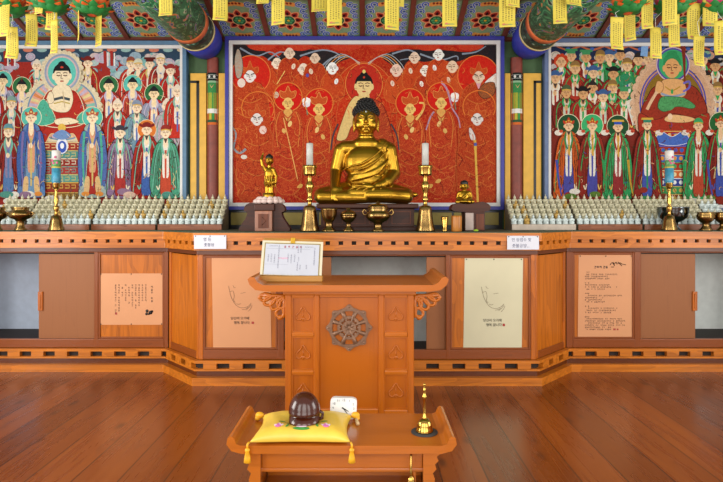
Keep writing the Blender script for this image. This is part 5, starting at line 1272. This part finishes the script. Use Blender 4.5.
MB().box(s3(319.4), s3(378.4), LYF + .002, LYF + .033, Z(297.5, 3.0), zr).build('cross_rail', W_LECTX, lec, .004)
MB().box(s3(319.4), s3(378.4), LYF + .002, LYF + .033, .06, Z(409, 3.0)).build('cross_rail', W_LECTX, lec, .004)
MB().box(LX0 - .015, LX1 + .015, LYF - .02, LYB, 0, .055).build('base_rail', W_LECTX, lec, .005)
for xa in (LX0, LX1 - .02): MB().box(xa, xa + .02, LYF + .035, LYB - .005, 0, zr).build('side_panel', W_LECT, lec, .003)
# wheel emblem
WH = plain('aged_bronze_wheel', '#7c5a43', .42, .25, .25, 40)
wc = (s3(349), Z(328, 3.0)); WR = .125
em = None
mb = MB()
def annulus(mb, pts_o, pts_i, y0, y1):
    n = len(pts_o); vs = [(wc[0] + p[0], y, wc[1] + p[1]) for y in (y0, y1) for q in (pts_o, pts_i) for p in q]; fs = []
    for i in range(n):
        j = (i + 1) % n
        fs += [(i, j, n + j, n + i), (2 * n + i, 2 * n + j, 3 * n + j, 3 * n + i), (i, j, 2 * n + j, 2 * n + i), (n + i, n + j, 3 * n + j, 3 * n + i)]
    mb.add(vs, fs)
def circ(r, n=64, f=lambda a: 1): return [(r * f(2 * math.pi * i / n) * math.cos(2 * math.pi * i / n + math.pi / 2), r * f(2 * math.pi * i / n) * math.sin(2 * math.pi * i / n + math.pi / 2)) for i in range(n)]
star = lambda a: .86 + .14 * abs(math.cos(4 * a)) ** 6 
annulus(mb, circ(WR, 96, star), circ(WR * .72, 96), LYF + .004, LYF + .017); annulus(mb, circ(WR * .80, 64), circ(WR * .74, 64), LYF + .0, LYF + .006)
annulus(mb, circ(WR * .50, 64), circ(WR * .40, 64), LYF + .003, LYF + .017); annulus(mb, circ(WR * .30, 48), circ(WR * .12, 48), LYF + .003, LYF + .017)
for k in range(8):
    a = math.pi * (k + .5) / 4; c, s_ = math.cos(a), math.sin(a)
    mb.tube([(wc[0] + c * WR * r, LYF + .009, wc[1] + s_ * WR * r) for r in (.08, .3, .5, .74)], [.010, .006, .010, .013], 8)
    a2 = math.pi * k / 4; mb.ell((wc[0] + math.cos(a2) * WR * .40, LYF + .008, wc[1] + math.sin(a2) * WR * .40), (.008, .006, .008), 8, 6)
    mb.ell((wc[0] + math.cos(a2) * WR * .9, LYF + .005, wc[1] + math.sin(a2) * WR * .9), (.007, .005, .007), 8, 6)
mb.ell((wc[0], LYF + .008, wc[1]), (.016, .008, .016), 12, 8)
mb.build('wheel_emblem', WH, lec)
# pierced scroll brackets under the ends of the top
for sg, xr in ((-1, LX0), (1, LX1)):
    mb = MB(); yb0, yb1 = LYF + .012, LYF + .036
    def loop(cx_, cz_, ln, wd, ang, r=.0085):
        pts = catmull([(0, 0), (ln * .45, wd * .62), (ln * .85, wd * .5), (ln, 0), (ln * .85, -wd * .5), (ln * .45, -wd * .62)], True, 5); c, s_ = math.cos(ang), math.sin(ang)
        mb.tube([(xr + sg * (cx_ + u * c - v * s_), (yb0 + yb1) / 2, zr - (cz_ + u * s_ + v * c)) for u, v in pts + [pts[0]]], r, 8, flat=1.3)
    for (cx_, cz_, ln, wd, ang) in ((.015, .02, .055, .034, 1.35), (.03, .018, .075, .036, .95), (.05, .012, .075, .034, .55), (.075, .008, .065, .028, .2), (.02, .075, .05, .032, 1.2), (.008, .02, .04, .02, .2)): loop(cx_, cz_, ln, wd, ang)
    mb.tube([(xr + sg * .008, (yb0 + yb1) / 2, zr - u) for u in (.0, .05, .10, .125)], [.009, .009, .009, .011], 8, flat=1.2); mb.tube([(xr + sg * u, (yb0 + yb1) / 2, zr - .006) for u in (.0, .06, .13)], .009, 8, flat=1.2)
    mb.ell((xr + sg * .03, (yb0 + yb1) / 2, zr - .125), (.016, .012, .014)); mb.ell((xr + sg * .138, (yb0 + yb1) / 2, zr - .018), (.012, .011, .012))
    mb.build('scroll_bracket', W_LECTX, lec)

# ------------------------------------------------------------------ framed sheet on its stand
NY = 3.085; nb = thing('sheet_stand', 'white timetable sheet in a gold-edged border leaning on a wooden book stand', 'notice', (X(290, NY), NY, ZT))
MB().box(X(258, NY), X(322.4, NY), NY, NY + .075, ZT + .0005, ZT + .034).build('ledge', W_PINE, nb, .004)
lean = math.radians(17); LM = Matrix.Translation((X(290, NY), NY + .028, ZT + .034)) @ Matrix.Rotation(math.radians(1.6), 4, 'Y') @ Matrix.Rotation(-lean, 4, 'X')
hw, hh = .171, .196
def lb(x0, x1, y0, y1, z0, z1):
    mb = MB(); mb.M = LM; mb.box(x0, x1, y0, y1, z0, z1); return mb
lb(-hw + .004, hw - .004, .004, .018, -.002, hh + .016).build('back_board', W_PINE, nb, .003)
lb(-hw, hw, .0, .0036, 0, hh).build('sheet', plain('cream_white_border', '#cfc6ac', .4, var=.03), nb)
lb(-hw + .014, hw - .014, -.0008, .001, .002, hh - .012).build('gold_edge', plain('dull_gold_print', '#8d7a3c', .4), nb)
lb(-hw + .020, hw - .020, -.0016, .0008, .002, hh - .018).build('paper', plain('white_paper', '#b9bcc8', .45, var=.02), nb)
lb(-.013, .013, -.004, .022, hh - .012, hh + .02).build('clip', plain('gold_clip', '#c79a1f', .4, .3), nb, .003)
mb = MB(); mb.M = LM; mr = MB(); mr.M = LM; mk = MB(); mk.M = LM
def put(m_, qs): 
    for q in qs: m_.add([(a, -.0022, b) for a, b in q], [(0, 1, 2, 3)])
def gl(m_, x, z, w, h, t): put(m_, [[(a, -b) for a, b in q] for q in glyph(rg, x, -z, w, h, t)])
for k in range(5): gl(mr, -.047 + k * .022, hh - .028, .012, .012, .0024)
def colm(m_, x, z, n, w=.007, p=.0085):
    for k in range(n): gl(m_, x, z - k * p, w, .007, .0011)
for x, z, n in ((-.135, .115, 5), (-.118, .120, 6), (-.100, .118, 6), (-.025, .122, 6), (-.007, .118, 6), (.012, .118, 5), (-.078, .172, 16), (.122, .16, 12), (.03, .17, 5), (.045, .17, 5), (.035, .105, 3), (.03, .075, 6), (.045, .06, 3), (.08, .06, 3)): colm(mb, x, z, n)
for k in range(6): gl(mb, -.13 + k * .008, .168, .006, .006, .001); gl(mb, .07 + k * .008, .166, .006, .006, .001)
put(mb, [[(-.145, .150), (.10, .150), (.10, .151), (-.145, .151)], [(-.150, .06), (-.02, .06), (-.02, .0607), (-.150, .0607)]])
for k in range(5): gl(mk, -.075 + k * .011, .10, .009, .009, .0016)
mb.build('lettering', plain('grey_print', '#77788c', .6), nb); mr.build('heading', plain('maroon_print', '#9c4a5c', .6), nb); mk.build('pink_stamp', plain('pink_print', '#d78fae', .6), nb)

# ------------------------------------------------------------------ low table and what stands on it
TZ, TYF, TYB = .300, 2.06, 2.40
ax0, ax1 = -.506, .327
tb = thing('low_table', 'low orange lacquered table with upturned ends in front of the lectern', 'table', ((ax0 + ax1) / 2, 2.23, 0))
out = [(ax0 + .05, TZ - .030), (ax1 - .05, TZ - .030), (ax1 - .012, TZ - .020), (ax1 + .006, TZ + .004), (ax1 + .002, TZ + .028), (ax1 - .012, TZ + .034), (ax1 - .022, TZ + .026), (ax1 - .030, TZ + .006), (ax1 - .046, TZ), (ax0 + .046, TZ), (ax0 + .030, TZ + .006), (ax0 + .022, TZ + .026), (ax0 + .012, TZ + .034), (ax0 - .002, TZ + .028), (ax0 - .006, TZ + .004), (ax0 + .012, TZ - .020)]
MB().prism(out, 1, TYF, TYB).build('table_top', W_TABLE, tb, .004)
for sg, xe in ((-1, ax0), (1, ax1)):
    prof = [(.052, TZ - .030), (.052, .262), (.066, .250), (.058, .236), (.072, .222), (.066, .205), (.080, .190), (.072, .168), (.078, .12), (.074, .05), (.058, .03), (.054, 0), (.115, 0), (.115, TZ - .030)]
    MB().prism([(xe - sg * a, z) for a, z in prof], 1, TYF + .02, TYF + .05).build('leg', W_TABLE, tb, .003)
    MB().prism([(xe - sg * a, z) for a, z in prof], 1, TYB - .05, TYB - .02).build('leg', W_TABLE, tb, .003)
    MB().box(min(xe - sg * .075, xe - sg * .095), max(xe - sg * .075, xe - sg * .095), TYF + .05, TYB - .05, .03, TZ - .030).build('end_panel', W_TABLE, tb)
MB().box(ax0 + .115, ax1 - .115, TYF + .050, TYF + .066, .195, TZ - .030).build('apron', W_TABLE, tb, .003)
MB().box(ax0 + .1, ax1 - .1, TYF + .045, TYF + .06, .183, .197).build('apron_ledge', W_TABLE, tb, .003)
MB().box(ax0 + .1, ax1 - .1, TYF + .058, TYB - .05, .05, .068).build('lower_shelf', W_TABLE, tb, .003)
MB().box(ax0 + .1, ax1 - .1, TYB - .07, TYB - .055, .068, TZ - .03).build('back_panel', W_TABLE, tb)
MB().box(X(412.6, 2.11), X(416, 2.11), TYF + .048, TYF + .068, .05, TZ - .03).build('stile', W_TABLE, tb, .002)
# brass rod hanging under the front edge
YR = 2.10
t = thing('hanging_rod', 'thin brass rod with a round knob hanging below the table front', 'rod', (X(411, YR), YR - .012, TZ - .03))
s_ = F / YR
turned('rod', [(1.0, 448.2), (1.0, 470), (1.6, 473), (1.0, 475)], 411, YR - .012, BRASS, t, 12); turned('knob', [(.9, 474), (3.4, 478), (4.0, 481.5), (3.2, 485), (1, 487)], 411, YR - .012, BRASS, t, 16)

# yellow cushion
CXc, CYc, CW_, CD = X(304, 2.19), 2.188, .372, .268
cu = thing('cushion', 'yellow satin cushion with embroidered pink flowers and tassels on the low table', 'cushion', (CXc, CYc, TZ))
YELLOW = plain('yellow_satin', '#e6bf48', .38, var=.1, nscale=10, bump=.15)
def cs(u, v):                # u, v in -1..1
    px_ = 1 - .10 * (1 - v * v); py_ = 1 - .10 * (1 - u * u)
    x = CXc + u * CW_ / 2 * px_; y = CYc + v * CD / 2 * py_
    prof = max(0, (1 - abs(u) ** 4)) ** .5 * max(0, (1 - abs(v) ** 4)) ** .5
    rip = .0025 * math.sin(u * 17 + v * 5) * (abs(u) ** 2) + .002 * math.sin(v * 15 - u * 6) * abs(v) ** 2
    return x, y, prof, rip
n = 40; mb = MB(); vs = []; fs = []
for side in (1, -1):
    for j in range(n + 1):
        for i in range(n + 1):
            u, v = -1 + 2 * i / n, -1 + 2 * j / n; x, y, p, r = cs(u, v)
            dent = .036 * math.exp(-((u + .0) ** 2 + (v + .16) ** 2) / .11)
            vs.append((x, y, TZ + .015 + (p * .046 + r * p - dent * (side > 0)) if side > 0 else TZ + .015 - p * .0140))
m_ = n + 1
for s in (0, 1):
    for j in range(n):
        for i in range(n): a = s * m_ * m_ + j * m_ + i; fs.append((a, a + 1, a + m_ + 1, a + m_))
mb.add(vs, fs, 0, True); pil = mb.build('pillow', YELLOW, cu)
bm = bmesh.new(); bm.from_mesh(pil.data); bmesh.ops.remove_doubles(bm, verts=bm.verts, dist=.0004); bmesh.ops.recalc_face_normals(bm, faces=bm.faces); bm.to_mesh(pil.data); bm.free()
def on(u, v, lift=.0012):
    x, y, p, r = cs(u, v); dent = .036 * math.exp(-((u + .0) ** 2 + (v + .16) ** 2) / .11)
    return (x, y, TZ + .015 + p * .046 + r * p - dent + lift)
def emb(shapes, nm, mat, lift=.0012):
    mb = MB()
    for k, (u, v, ru, rv, a) in enumerate(shapes):
        pts = []; N_ = 14
        pts.append(on(u, v, lift + .0006))
        for i in range(N_):
            b = 2 * math.pi * i / N_; c, s = math.cos(b) * ru, math.sin(b) * rv
            pts.append(on(u + c * math.cos(a) - s * math.sin(a), v + (c * math.sin(a) + s * math.cos(a)) * CW_ / CD, lift))
        mb.add(pts, [(0, 1 + i, 1 + (i + 1) % N_) for i in range(N_)])
    mb.build(nm, mat, cu)
PINK = plain('pink_thread', '#cf6fae', .6, var=.2, nscale=80); PALEP = plain('pale_pink_thread', '#e6c3d6', .6); GRT = plain('green_thread', '#3f8f3a', .6, var=.2, nscale=60)
for fx in (-.50, .52):
    emb([(fx - .06, -.60, .06, .030, 2.2), (fx + .06, -.60, .06, .030, .9), (fx, -.54, .04, .055, 0)], 'flower', PALEP, .0014)
    emb([(fx, -.66, .065, .042, 0), (fx - .02, -.57, .024, .034, 0)], 'flower_heart', PINK, .0026)
    sg = 1 if fx < 0 else -1
    emb([(fx + sg * .19, -.62, .07, .026, 1.3 * sg), (fx + sg * .03, -.30, .08, .026, .15 * sg), (fx + sg * .20, -.44, .05, .02, .4 * sg)], 'flower_leaf', GRT, .0016)
emb([(.0, -.78, .18, .045, 0)], 'centre_leaf', GRT, .0014); emb([(.0, -.70, .12, .04, 0)], 'centre_flower', PALEP, .0026)
TAS = plain('orange_yellow_tassel', '#e3a51c', .5, var=.15, nscale=60)
for u, v, hang in ((-1, -1, True), (1, -1, True), (-1, 1, False), (1, 1, False)):
    x, y, p, r = cs(u, v)
    mb = MB()
    if hang:
        y2 = min(y, TYF - .012); z = TZ + .015
        mb.tube([(x, y, z), (x + u * .004, y2 - .002, z - .004), (x + u * .004, y2 - .004, z - .02)], .004, 8)
        mb.lathe([(.003, z - .016), (.009, z - .021), (.009, z - .027), (.0065, z - .03), (.011, z - .05), (.0135, z - .068), (.004, z - .069)], (x + u * .004, y2 - .004, 0), 14)
    else:
        mb.ell((x + u * .012, y, TZ + .02), (.018, .014, .014)); mb.tube([(x, y, TZ + .016), (x + u * .02, y + .004, TZ + .018)], .005, 8); mb.ell((x + u * .02, y - .006, TZ + .011), (.011, .014, .0105))
    mb.build('tassel', TAS, cu)

# wooden fish bell
LAC = plain('dark_brown_lacquer', '#431809', .2, 0, .35, 14, coat=.15)
zc0 = TZ + .0275
mx, my = X(304.4, 2.165), 2.165
mk_ = thing('wooden_fish_bell', 'dark glossy round wooden fish bell resting on the yellow cushion', 'moktak', (mx, my, zc0))
mb = MB(); vs = []; fs = []; NU, NV = 56, 44; r0 = .060
for j in range(NV + 1):
    la = -math.pi / 2 + math.pi * j / NV
    for i in range(NU):
        lo = 2 * math.pi * i / NU; fr = max(0, -math.sin(lo)) ** .6 if math.sin(lo) < 0 else 0
        r = r0 * (1 - .42 * fr * math.exp(-((la + .30) / .085) ** 2) + .24 * (.55 + .45 * fr) * math.exp(-((la + .60) / .22) ** 2) + .05 * fr * math.exp(-((la + .08) / .12) ** 2))
        z = r * math.sin(la) * 1.0; z = max(z, -.058)
        vs.append((mx + r * math.cos(la) * math.cos(lo) * 1.0, my + r * math.cos(la) * math.sin(lo) * .95, zc0 + .068 + z * 1.17))
for j in range(NV):
    for i in range(NU): fs.append((j * NU + i, j * NU + (i + 1) % NU, (j + 1) * NU + (i + 1) % NU, (j + 1) * NU + i))
mb.add(vs, fs, 0, True).build('bell_body', LAC, mk_)
mb = MB(); mb.tube([(mx + .052, my + .01, zc0 + .030), (mx + .068, my + .012, zc0 + .034), (mx + .070, my + .012, zc0 + .052), (mx + .052, my + .010, zc0 + .064)], [.007, .0065, .006, .007], 10); mb.build('handle', LAC, mk_)
# clock
CYk = 2.335; cw = .104; ckx = X(343, CYk)
ck = thing('desk_clock', 'small white square desk clock behind the cushion against the lectern', 'clock', (ckx, CYk, TZ))
CM = Matrix.Translation((ckx, CYk, TZ + .0005)) @ Matrix.Rotation(math.radians(-6), 4, 'X') @ Matrix.Rotation(math.radians(2), 4, 'Y') @ Matrix.Diagonal((1.06, 1, .81, 1))
def rsq(hw_, r, n=6):
    pts = []
    for cx_, cy_, a0 in ((hw_ - r, hw_ - r, 0), (-hw_ + r, hw_ - r, 90), (-hw_ + r, -hw_ + r, 180), (hw_ - r, -hw_ + r, 270)):
        for k in range(n + 1): a = math.radians(a0 + 90 * k / n); pts.append((cx_ + r * math.cos(a), cw / 2 + cy_ + r * math.sin(a)))
    return pts
CLW = plain('clock_white_plastic', '#e6e6e6', .3, var=.01); CLF = plain('clock_face_white', '#ecedee', .35, var=.01)
mb = MB(); mb.M = CM; mb.prism(rsq(cw / 2, .02), 1, 0, .035); mb.build('case', CLW, ck, .004)
mb = MB(); mb.M = CM; mb.prism(rsq(cw / 2 - .007, .016), 1, -.0008, .001); mb.build('dial', CLF, ck)
GR = plain('clock_grey_print', '#6f7076', .5)
for h in range(12):
    a = math.radians(90 - 30 * (h + 1)); rad = .0405 / max(abs(math.cos(a)), abs(math.sin(a))) ** .55
    loc = CM @ Vector((rad * math.cos(a), -.0012, cw / 2 + rad * math.sin(a) - .0045))
    o = hangul(str(h + 1), .0135, GR, ck, loc, 'numeral')
    w = max(v.co.x for v in o.data.vertices); o.data.transform(Matrix.Translation((-w / 2, 0, 0)))
for ang, ln, wd, nm in ((-33, .026, .0030, 'hour_hand'), (-57, .037, .0022, 'minute_hand')):
    a = math.radians(ang); mb = MB(); mb.M = CM @ Matrix.Translation((0, -.0018, cw / 2))
    c, s = math.cos(a), math.sin(a); mb.prism([(-.007 * c - wd * s, -.007 * s + wd * c), (-.007 * c + wd * s, -.007 * s - wd * c), (ln * c + wd * .4 * s, ln * s - wd * .4 * c), (ln * c - wd * .4 * s, ln * s + wd * .4 * c)], 1, -.0006, .0004); mb.build(nm, BLACK, ck)
# mallet lying behind the cushion end
mlx = X(357, 2.30)
t = thing('bell_mallet', 'short pale wooden striker lying at the right end of the cushion', 'mallet', (mlx, 2.29, TZ))
MB().tube([(mlx - .012, 2.345, TZ + .009), (mlx - .002, 2.30, TZ + .009), (mlx + .004, 2.255, TZ + .009)], [.005, .006, .008], 10).build('stick', wood('pale_stick', '#d9b98a', '#b08a58', 1), t)
# hand bell on its dark disc
BX, BY = X(424.4, 2.19), 2.19
dk = solo(MB().lathe([(.051, TZ), (.052, TZ + .002), (.051, TZ + .004), (.01, TZ + .0042)], (BX, BY, 0), 40).build('coaster', plain('dark_grey_felt', '#3a3838', .8), None), (BX, BY, TZ)); tag(dk, 'round dark grey mat under the brass hand bell', 'mat')
hb = thing('hand_bell', 'polished brass hand bell with tall slim handle standing on a dark round mat', 'bell', (BX, BY, TZ + .0045))
zb = TZ + .0046
BRT = plain('bright_yellow_brass', '#b99648', .14, 1.0, .05, 20)
MB().lathe([(.034, zb), (.0355, zb + .004), (.031, zb + .012), (.029, zb + .024), (.027, zb + .036), (.020, zb + .046), (.009, zb + .051)], (BX, BY, 0), 32).build('bell_cup', BRT, hb)
mb = MB()
mb.lathe([(.009, zb + .050), (.0095, zb + .054), (.006, zb + .058), (.0062, zb + .080), (.0052, zb + .122), (.008, zb + .126), (.0095, zb + .132), (.009, zb + .138), (.0055, zb + .142), (.0052, zb + .156), (.0072, zb + .160), (.0045, zb + .164), (.004, zb + .176), (.0052, zb + .180), (.0052, zb + .184), (.0015, zb + .186)], (BX, BY, 0), 18)
mb.build('bell_handle', BRT, hb)
# ------------------------------------------------------------------ lotus lanterns and hanging tags
YL = 3.22
LEAF = plain('lantern_leaf_green', '#15702f', .6, var=.25, nscale=12); PORG = plain('lantern_petal_orange', '#cf5a18', .6, var=.15); PPNK = plain('lantern_petal_pink', '#d6476f', .6, var=.15); CORD = plain('white_cord', '#d8d8d2', .6); LBODY = plain('lantern_paper_body', '#c9542a', .6, var=.1)
def petal_mb(mb, c, rad, ang, z, L, W, curl, tilt):
    """curved petal growing outwards and up (tilt>0) or down"""
    n, m = 6, 4; vs = []; fs = []; ca, sa = math.cos(ang), math.sin(ang)
    for i in range(n + 1):
        t_ = i / n; w = W * math.sin(math.pi * min(1, .18 + t_ * .82)) ** .8 * (1 - .15 * t_)
        a = tilt + curl * t_; r = rad + L * t_ * math.cos(a); h = z + L * t_ * math.sin(a)
        for j in range(m + 1):
            s = -1 + 2 * j / m; d = -.25 * w * s * s
            vs.append((c[0] + (r + d) * ca - s * w * sa, c[1] + (r + d) * sa + s * w * ca, h + abs(s) * w * .15))
    for i in range(n):
        for j in range(m): a = i * (m + 1) + j; fs.append((a, a + 1, a + m + 2, a + m + 1))
    mb.add(vs, fs, 0, True)
def lantern(px, zb, kind, label, Y=YL):
    x = X(px, Y); c = (x, Y); R0 = .068
    zc = ZC0 + (YC0 - Y) * ST / CT
    t = thing('lotus_lantern', label, 'lantern', (x, Y, zb), 'lotus lanterns under the ceiling')
    MB().ell((x, Y, zb + .115), (R0, R0, .095), 20, 12).build('paper_body', LBODY, t)
    mb = MB()
    for k in range(12): petal_mb(mb, c, .035, 2 * math.pi * k / 12, zb + .045, .092, .040, .75, -.35)
    for k in range(10): petal_mb(mb, c, .02, 2 * math.pi * (k + .4) / 10, zb + .028, .085, .036, .9, -.45)
    o = mb.build('green_leaves', LEAF, t)
    mb = MB()
    for r_, n, zz, L, tl in ((.050, 11, .065, .075, .35), (.055, 10, .10, .09, .8), (.05, 9, .14, .09, 1.15)):
        for k in range(n): petal_mb(mb, c, r_, 2 * math.pi * (k + r_ * 9) / n, zb + zz, L, .036, .6, tl)
    mb.build('petals', PORG if kind == 'o' else PPNK, t)
    mb = MB()
    for k in range(7): petal_mb(mb, c, .05, 2 * math.pi * (k + .3) / 7, zb + .050, .075, .024, .3, -.12)
    mb.build('drooping_petals', PORG, t)
    MB().tube([(x, Y, zb + .2), (x, Y, zc)], .0025, 6).build('cord', CORD, t)
    return t
zv = CAMZ + (HY - 19) / F * YL
LL = [(8, 'o', 'leftmost lotus lantern, green leaves and orange petals, over the left painting'), (50, 'o', 'second lotus lantern from the left with green leaves and orange tips'), (92, 'o', 'third lotus lantern from left, nearest the left roof beam')]
for px, k, lab in LL: lantern(px, zv + R.uniform(-.01, .012), k, lab)
LR = [(628, 'o', 'lotus lantern with green leaves and orange tips nearest the right roof beam'), (672, 'p', 'pink and green lotus lantern above the tan seated figure of the right painting'), (714, 'p', 'rightmost lotus lantern with green leaves and pink petals')]
for px, k, lab in LR: lantern(px, zv + R.uniform(-.012, .008), k, lab)
HI = [166, 220, 265, 322, 389, 448, 509, 566]
for i, px in enumerate(HI): lantern(px, 2.53, 'o', '%s lotus lantern from the left in the higher row above the photo edge' % ORDN[i])
TAGM = plain('yellow_tag_paper', '#cdb942', .6, var=.06, nscale=12)
TAGS = [(0, 10.5, 0, 37, 0), (6, 18, 27, 59, 0), (25.5, 37, 14, 47, 0), (34.5, 44, -6, 14.5, .1), (46, 57, -10, 31, 0), (51, 58.4, 20, 54, 0), (76.3, 81.8, 5.5, 42.5, .9), (95, 103, 15.5, 47, .3),
        (159, 173, -6, 16.5, 0), (213, 227.5, -8, 21, 0), (256.5, 269, -12, 4.5, -.1), (271.5, 285, -8, 25.5, 0), (311.5, 327, -10, 12, 0), (327, 342, -12, 26, 0), (384.5, 404, -14, 7.5, .1), (384.8, 399, -8, 30.5, 0),
        (442.3, 457, -9, 27, 0), (499, 515, -9, 28, 0), (505.6, 519.5, -14, 7.5, -.1), (553, 567.5, -9, 24, 0), (565.5, 582, -14, 6, -.1),
        (610.4, 623, 17.5, 50, 0), (625.6, 635, 7, 41, .4), (641, 652.6, -6, 29.5, -.1), (650, 661, 27, 59, 0), (662, 676, -8, 26, 0), (668.5, 680.5, 14, 47, 0), (687, 700, 3.5, 40.5, 0), (693.6, 704.4, 36, 66.5, 0), (702.5, 717, -8, 27, 0), (714, 731, 21, 55.5, 0)]
TINK = plain('tag_brown_print', '#5a4f22', .6); TPIC = plain('tag_red_green_print', '#8f9a52', .6); TPIR = plain('tag_red_print', '#c9705a', .6)
NUM = ORDN + ['eleventh', 'twelfth', 'thirteenth', 'fourteenth', 'fifteenth', 'sixteenth']
order = sorted(range(len(TAGS)), key=lambda i: TAGS[i][0] + TAGS[i][1])
for rank, i in enumerate(order):
    x0, x1, y0, y1, tw = TAGS[i]
    Y = YL - .03 + ((i * 7) % 5 - 2) * .022 - (.03 if y1 - y0 > 30 and x1 - x0 > 12 else 0)
    if i in (5,): Y += .05
    if x0 < 120: n_, tot, where = rank, 'left', 'in front of the left painting'
    elif x0 > 600: n_, tot, where = len(TAGS) - 1 - rank, 'right', 'in front of the right painting'
    else: n_, tot, where = rank - 8, 'left', 'above the red painting and beams'
    lab = '%s yellow paper wish tag from the %s of those %s' % (NUM[n_], tot, where)
    xa, xb, zt_, zb_ = X(x0, Y), X(x1, Y), Z(y0, Y), Z(y1, Y)
    xc = (xa + xb) / 2; w = (xb - xa) / 2; h = zt_ - zb_
    if abs(tw) > .2: w = w / math.cos(abs(tw) * 1.0)
    t = thing('paper_tag', lab, 'tag', (xc, Y, zb_), 'yellow paper tags hanging from the lanterns')
    ph = R.uniform(0, 6)
    def surf(u, v, lift=0.0):     # u -1..1, v 0 top..1 bottom
        a = tw * 1.0 + .12 * math.sin(ph + v * 1.5); b = .010 * v * v * math.sin(ph) + .006 * math.sin(v * 3 + ph) + .008 * max(0, v - .82) / .18
        px_ = u * w; nx, ny = -math.sin(a), -math.cos(a)
        bow = .12 * w * (1 - u * u)
        return (xc + px_ * math.cos(a) + nx * (bow + lift) + u * 0, Y - px_ * math.sin(a) + ny * (bow + lift) - b, zt_ - v * h + u * .004 * math.sin(ph * 2))
    mb = MB(); vs = []; fs = []; nu, nv = 6, 14; mm = (nu + 1) * (nv + 1)
    for lift in (.0004, -.0004):
        for j in range(nv + 1):
            for k in range(nu + 1): vs.append(surf(-1 + 2 * k / nu, j / nv, lift))
    for sd in (0, 1):
        for j in range(nv):
            for k in range(nu): a = sd * mm + j * (nu + 1) + k; fs.append((a, a + 1, a + nu + 2, a + nu + 1))
    for j in range(nv):
        for k in (0, nu): a = j * (nu + 1) + k; fs.append((a, a + nu + 1, a + nu + 1 + mm, a + mm))
    for k in range(nu):
        for j in (0, nv): a = j * (nu + 1) + k; fs.append((a, a + 1, a + 1 + mm, a + mm))
    mb.add(vs, fs, 0, True).build('paper', TAGM, t)
    mb = MB(); full = 1
    for c in range(4):
        u0 = -.62 + c * .36
        v = .16 + .04 * (c % 2)
        while v < .80:
            for q in glyph(R, 0, 0, 1, 1, .2):
                mb.add([surf(u0 + a * .2, v + b * .034 , .0011) for a, b in q], [(0, 1, 2, 3)])
            v += .058
    mb.build('lettering', TINK, t)
    mg = MB(); mr_ = MB()
    for mb_, (u0, v0, ru, rv) in ((mg, (-.2, .935, .5, .022)), (mg, (.25, .93, .4, .02)), (mr_, (-.45, .915, .22, .026)), (mr_, (-.1, .925, .14, .018))):
        mb_.add([surf(u0, v0, .0016)] + [surf(u0 + ru * math.cos(a), v0 + rv * math.sin(a), .0014) for a in [2 * math.pi * k / 12 for k in range(12)]], [(0, 1 + k, 1 + (k + 1) % 12) for k in range(12)])
    mg.build('printed_leaf', TPIC, t); mr_.build('printed_flower', TPIR, t)
    # thread up to the nearest lantern
    cand = [(p, zv + .05) for p, _, _ in LL + LR] + [(p, 2.53 + .05) for p in HI]
    lx, lz = min(cand, key=lambda c: abs(X(c[0], YL) - xc))
    top = surf(0, 0); hz = max(lz, zt_ + .015)
    MB().tube([(top[0], top[1], top[2] - .004), (top[0], top[1] * .6 + YL * .4, (top[2] + hz) / 2), (top[0] * .5 + X(lx, YL) * .5, top[1] * .3 + YL * .7, hz)], .0012, 6).build('thread', CORD, t)

# ------------------------------------------------------------------ camera and daylight
cam = bpy.data.cameras.new('camera'); co = bpy.data.objects.new('camera', cam); COL.objects.link(co)
co.location = (0, 0, CAMZ); co.rotation_euler = (math.pi / 2, 0, 0)
cam.sensor_width = 36; cam.lens = F / 723 * 36; cam.shift_x = (361.5 - CX) / 723; cam.shift_y = (HY - 241) / 723; cam.clip_start = .02
SC.camera = co
def area(name, loc, rot, sx_, sy_, power, col=(1, .97, .92)):
    l = bpy.data.lights.new(name, 'AREA'); l.shape = 'RECTANGLE'; l.size = sx_; l.size_y = sy_; l.energy = power; l.color = col
    o = bpy.data.objects.new(name, l); COL.objects.link(o); o.location = loc; o.rotation_euler = rot; return o
# daylight through the open doors behind the camera and at both ends of the hall
for k, (x, p) in enumerate(((-2.3, 58), (0, 44), (2.3, 40))): area('door_daylight', (x, -1.0, 1.55), (math.pi / 2, 0, 0), 1.5, 2.3, p)
area('side_door_daylight', (-3.85, 1.7, 1.5), (math.pi / 2, 0, -math.pi / 2), 1.6, 2.2, 115)
area('side_door_daylight', (3.85, 1.7, 1.5), (math.pi / 2, 0, math.pi / 2), 1.6, 2.2, 70)
w = bpy.data.worlds.new('sky_light'); SC.world = w; w.use_nodes = True
bg = w.node_tree.nodes['Background']; bg.inputs[0].default_value = (1.0, .97, .93, 1); bg.inputs[1].default_value = .56
SC.view_settings.view_transform = 'Standard'; SC.view_settings.look = 'None'; SC.view_settings.gamma = 1; SC.view_settings.exposure = .25
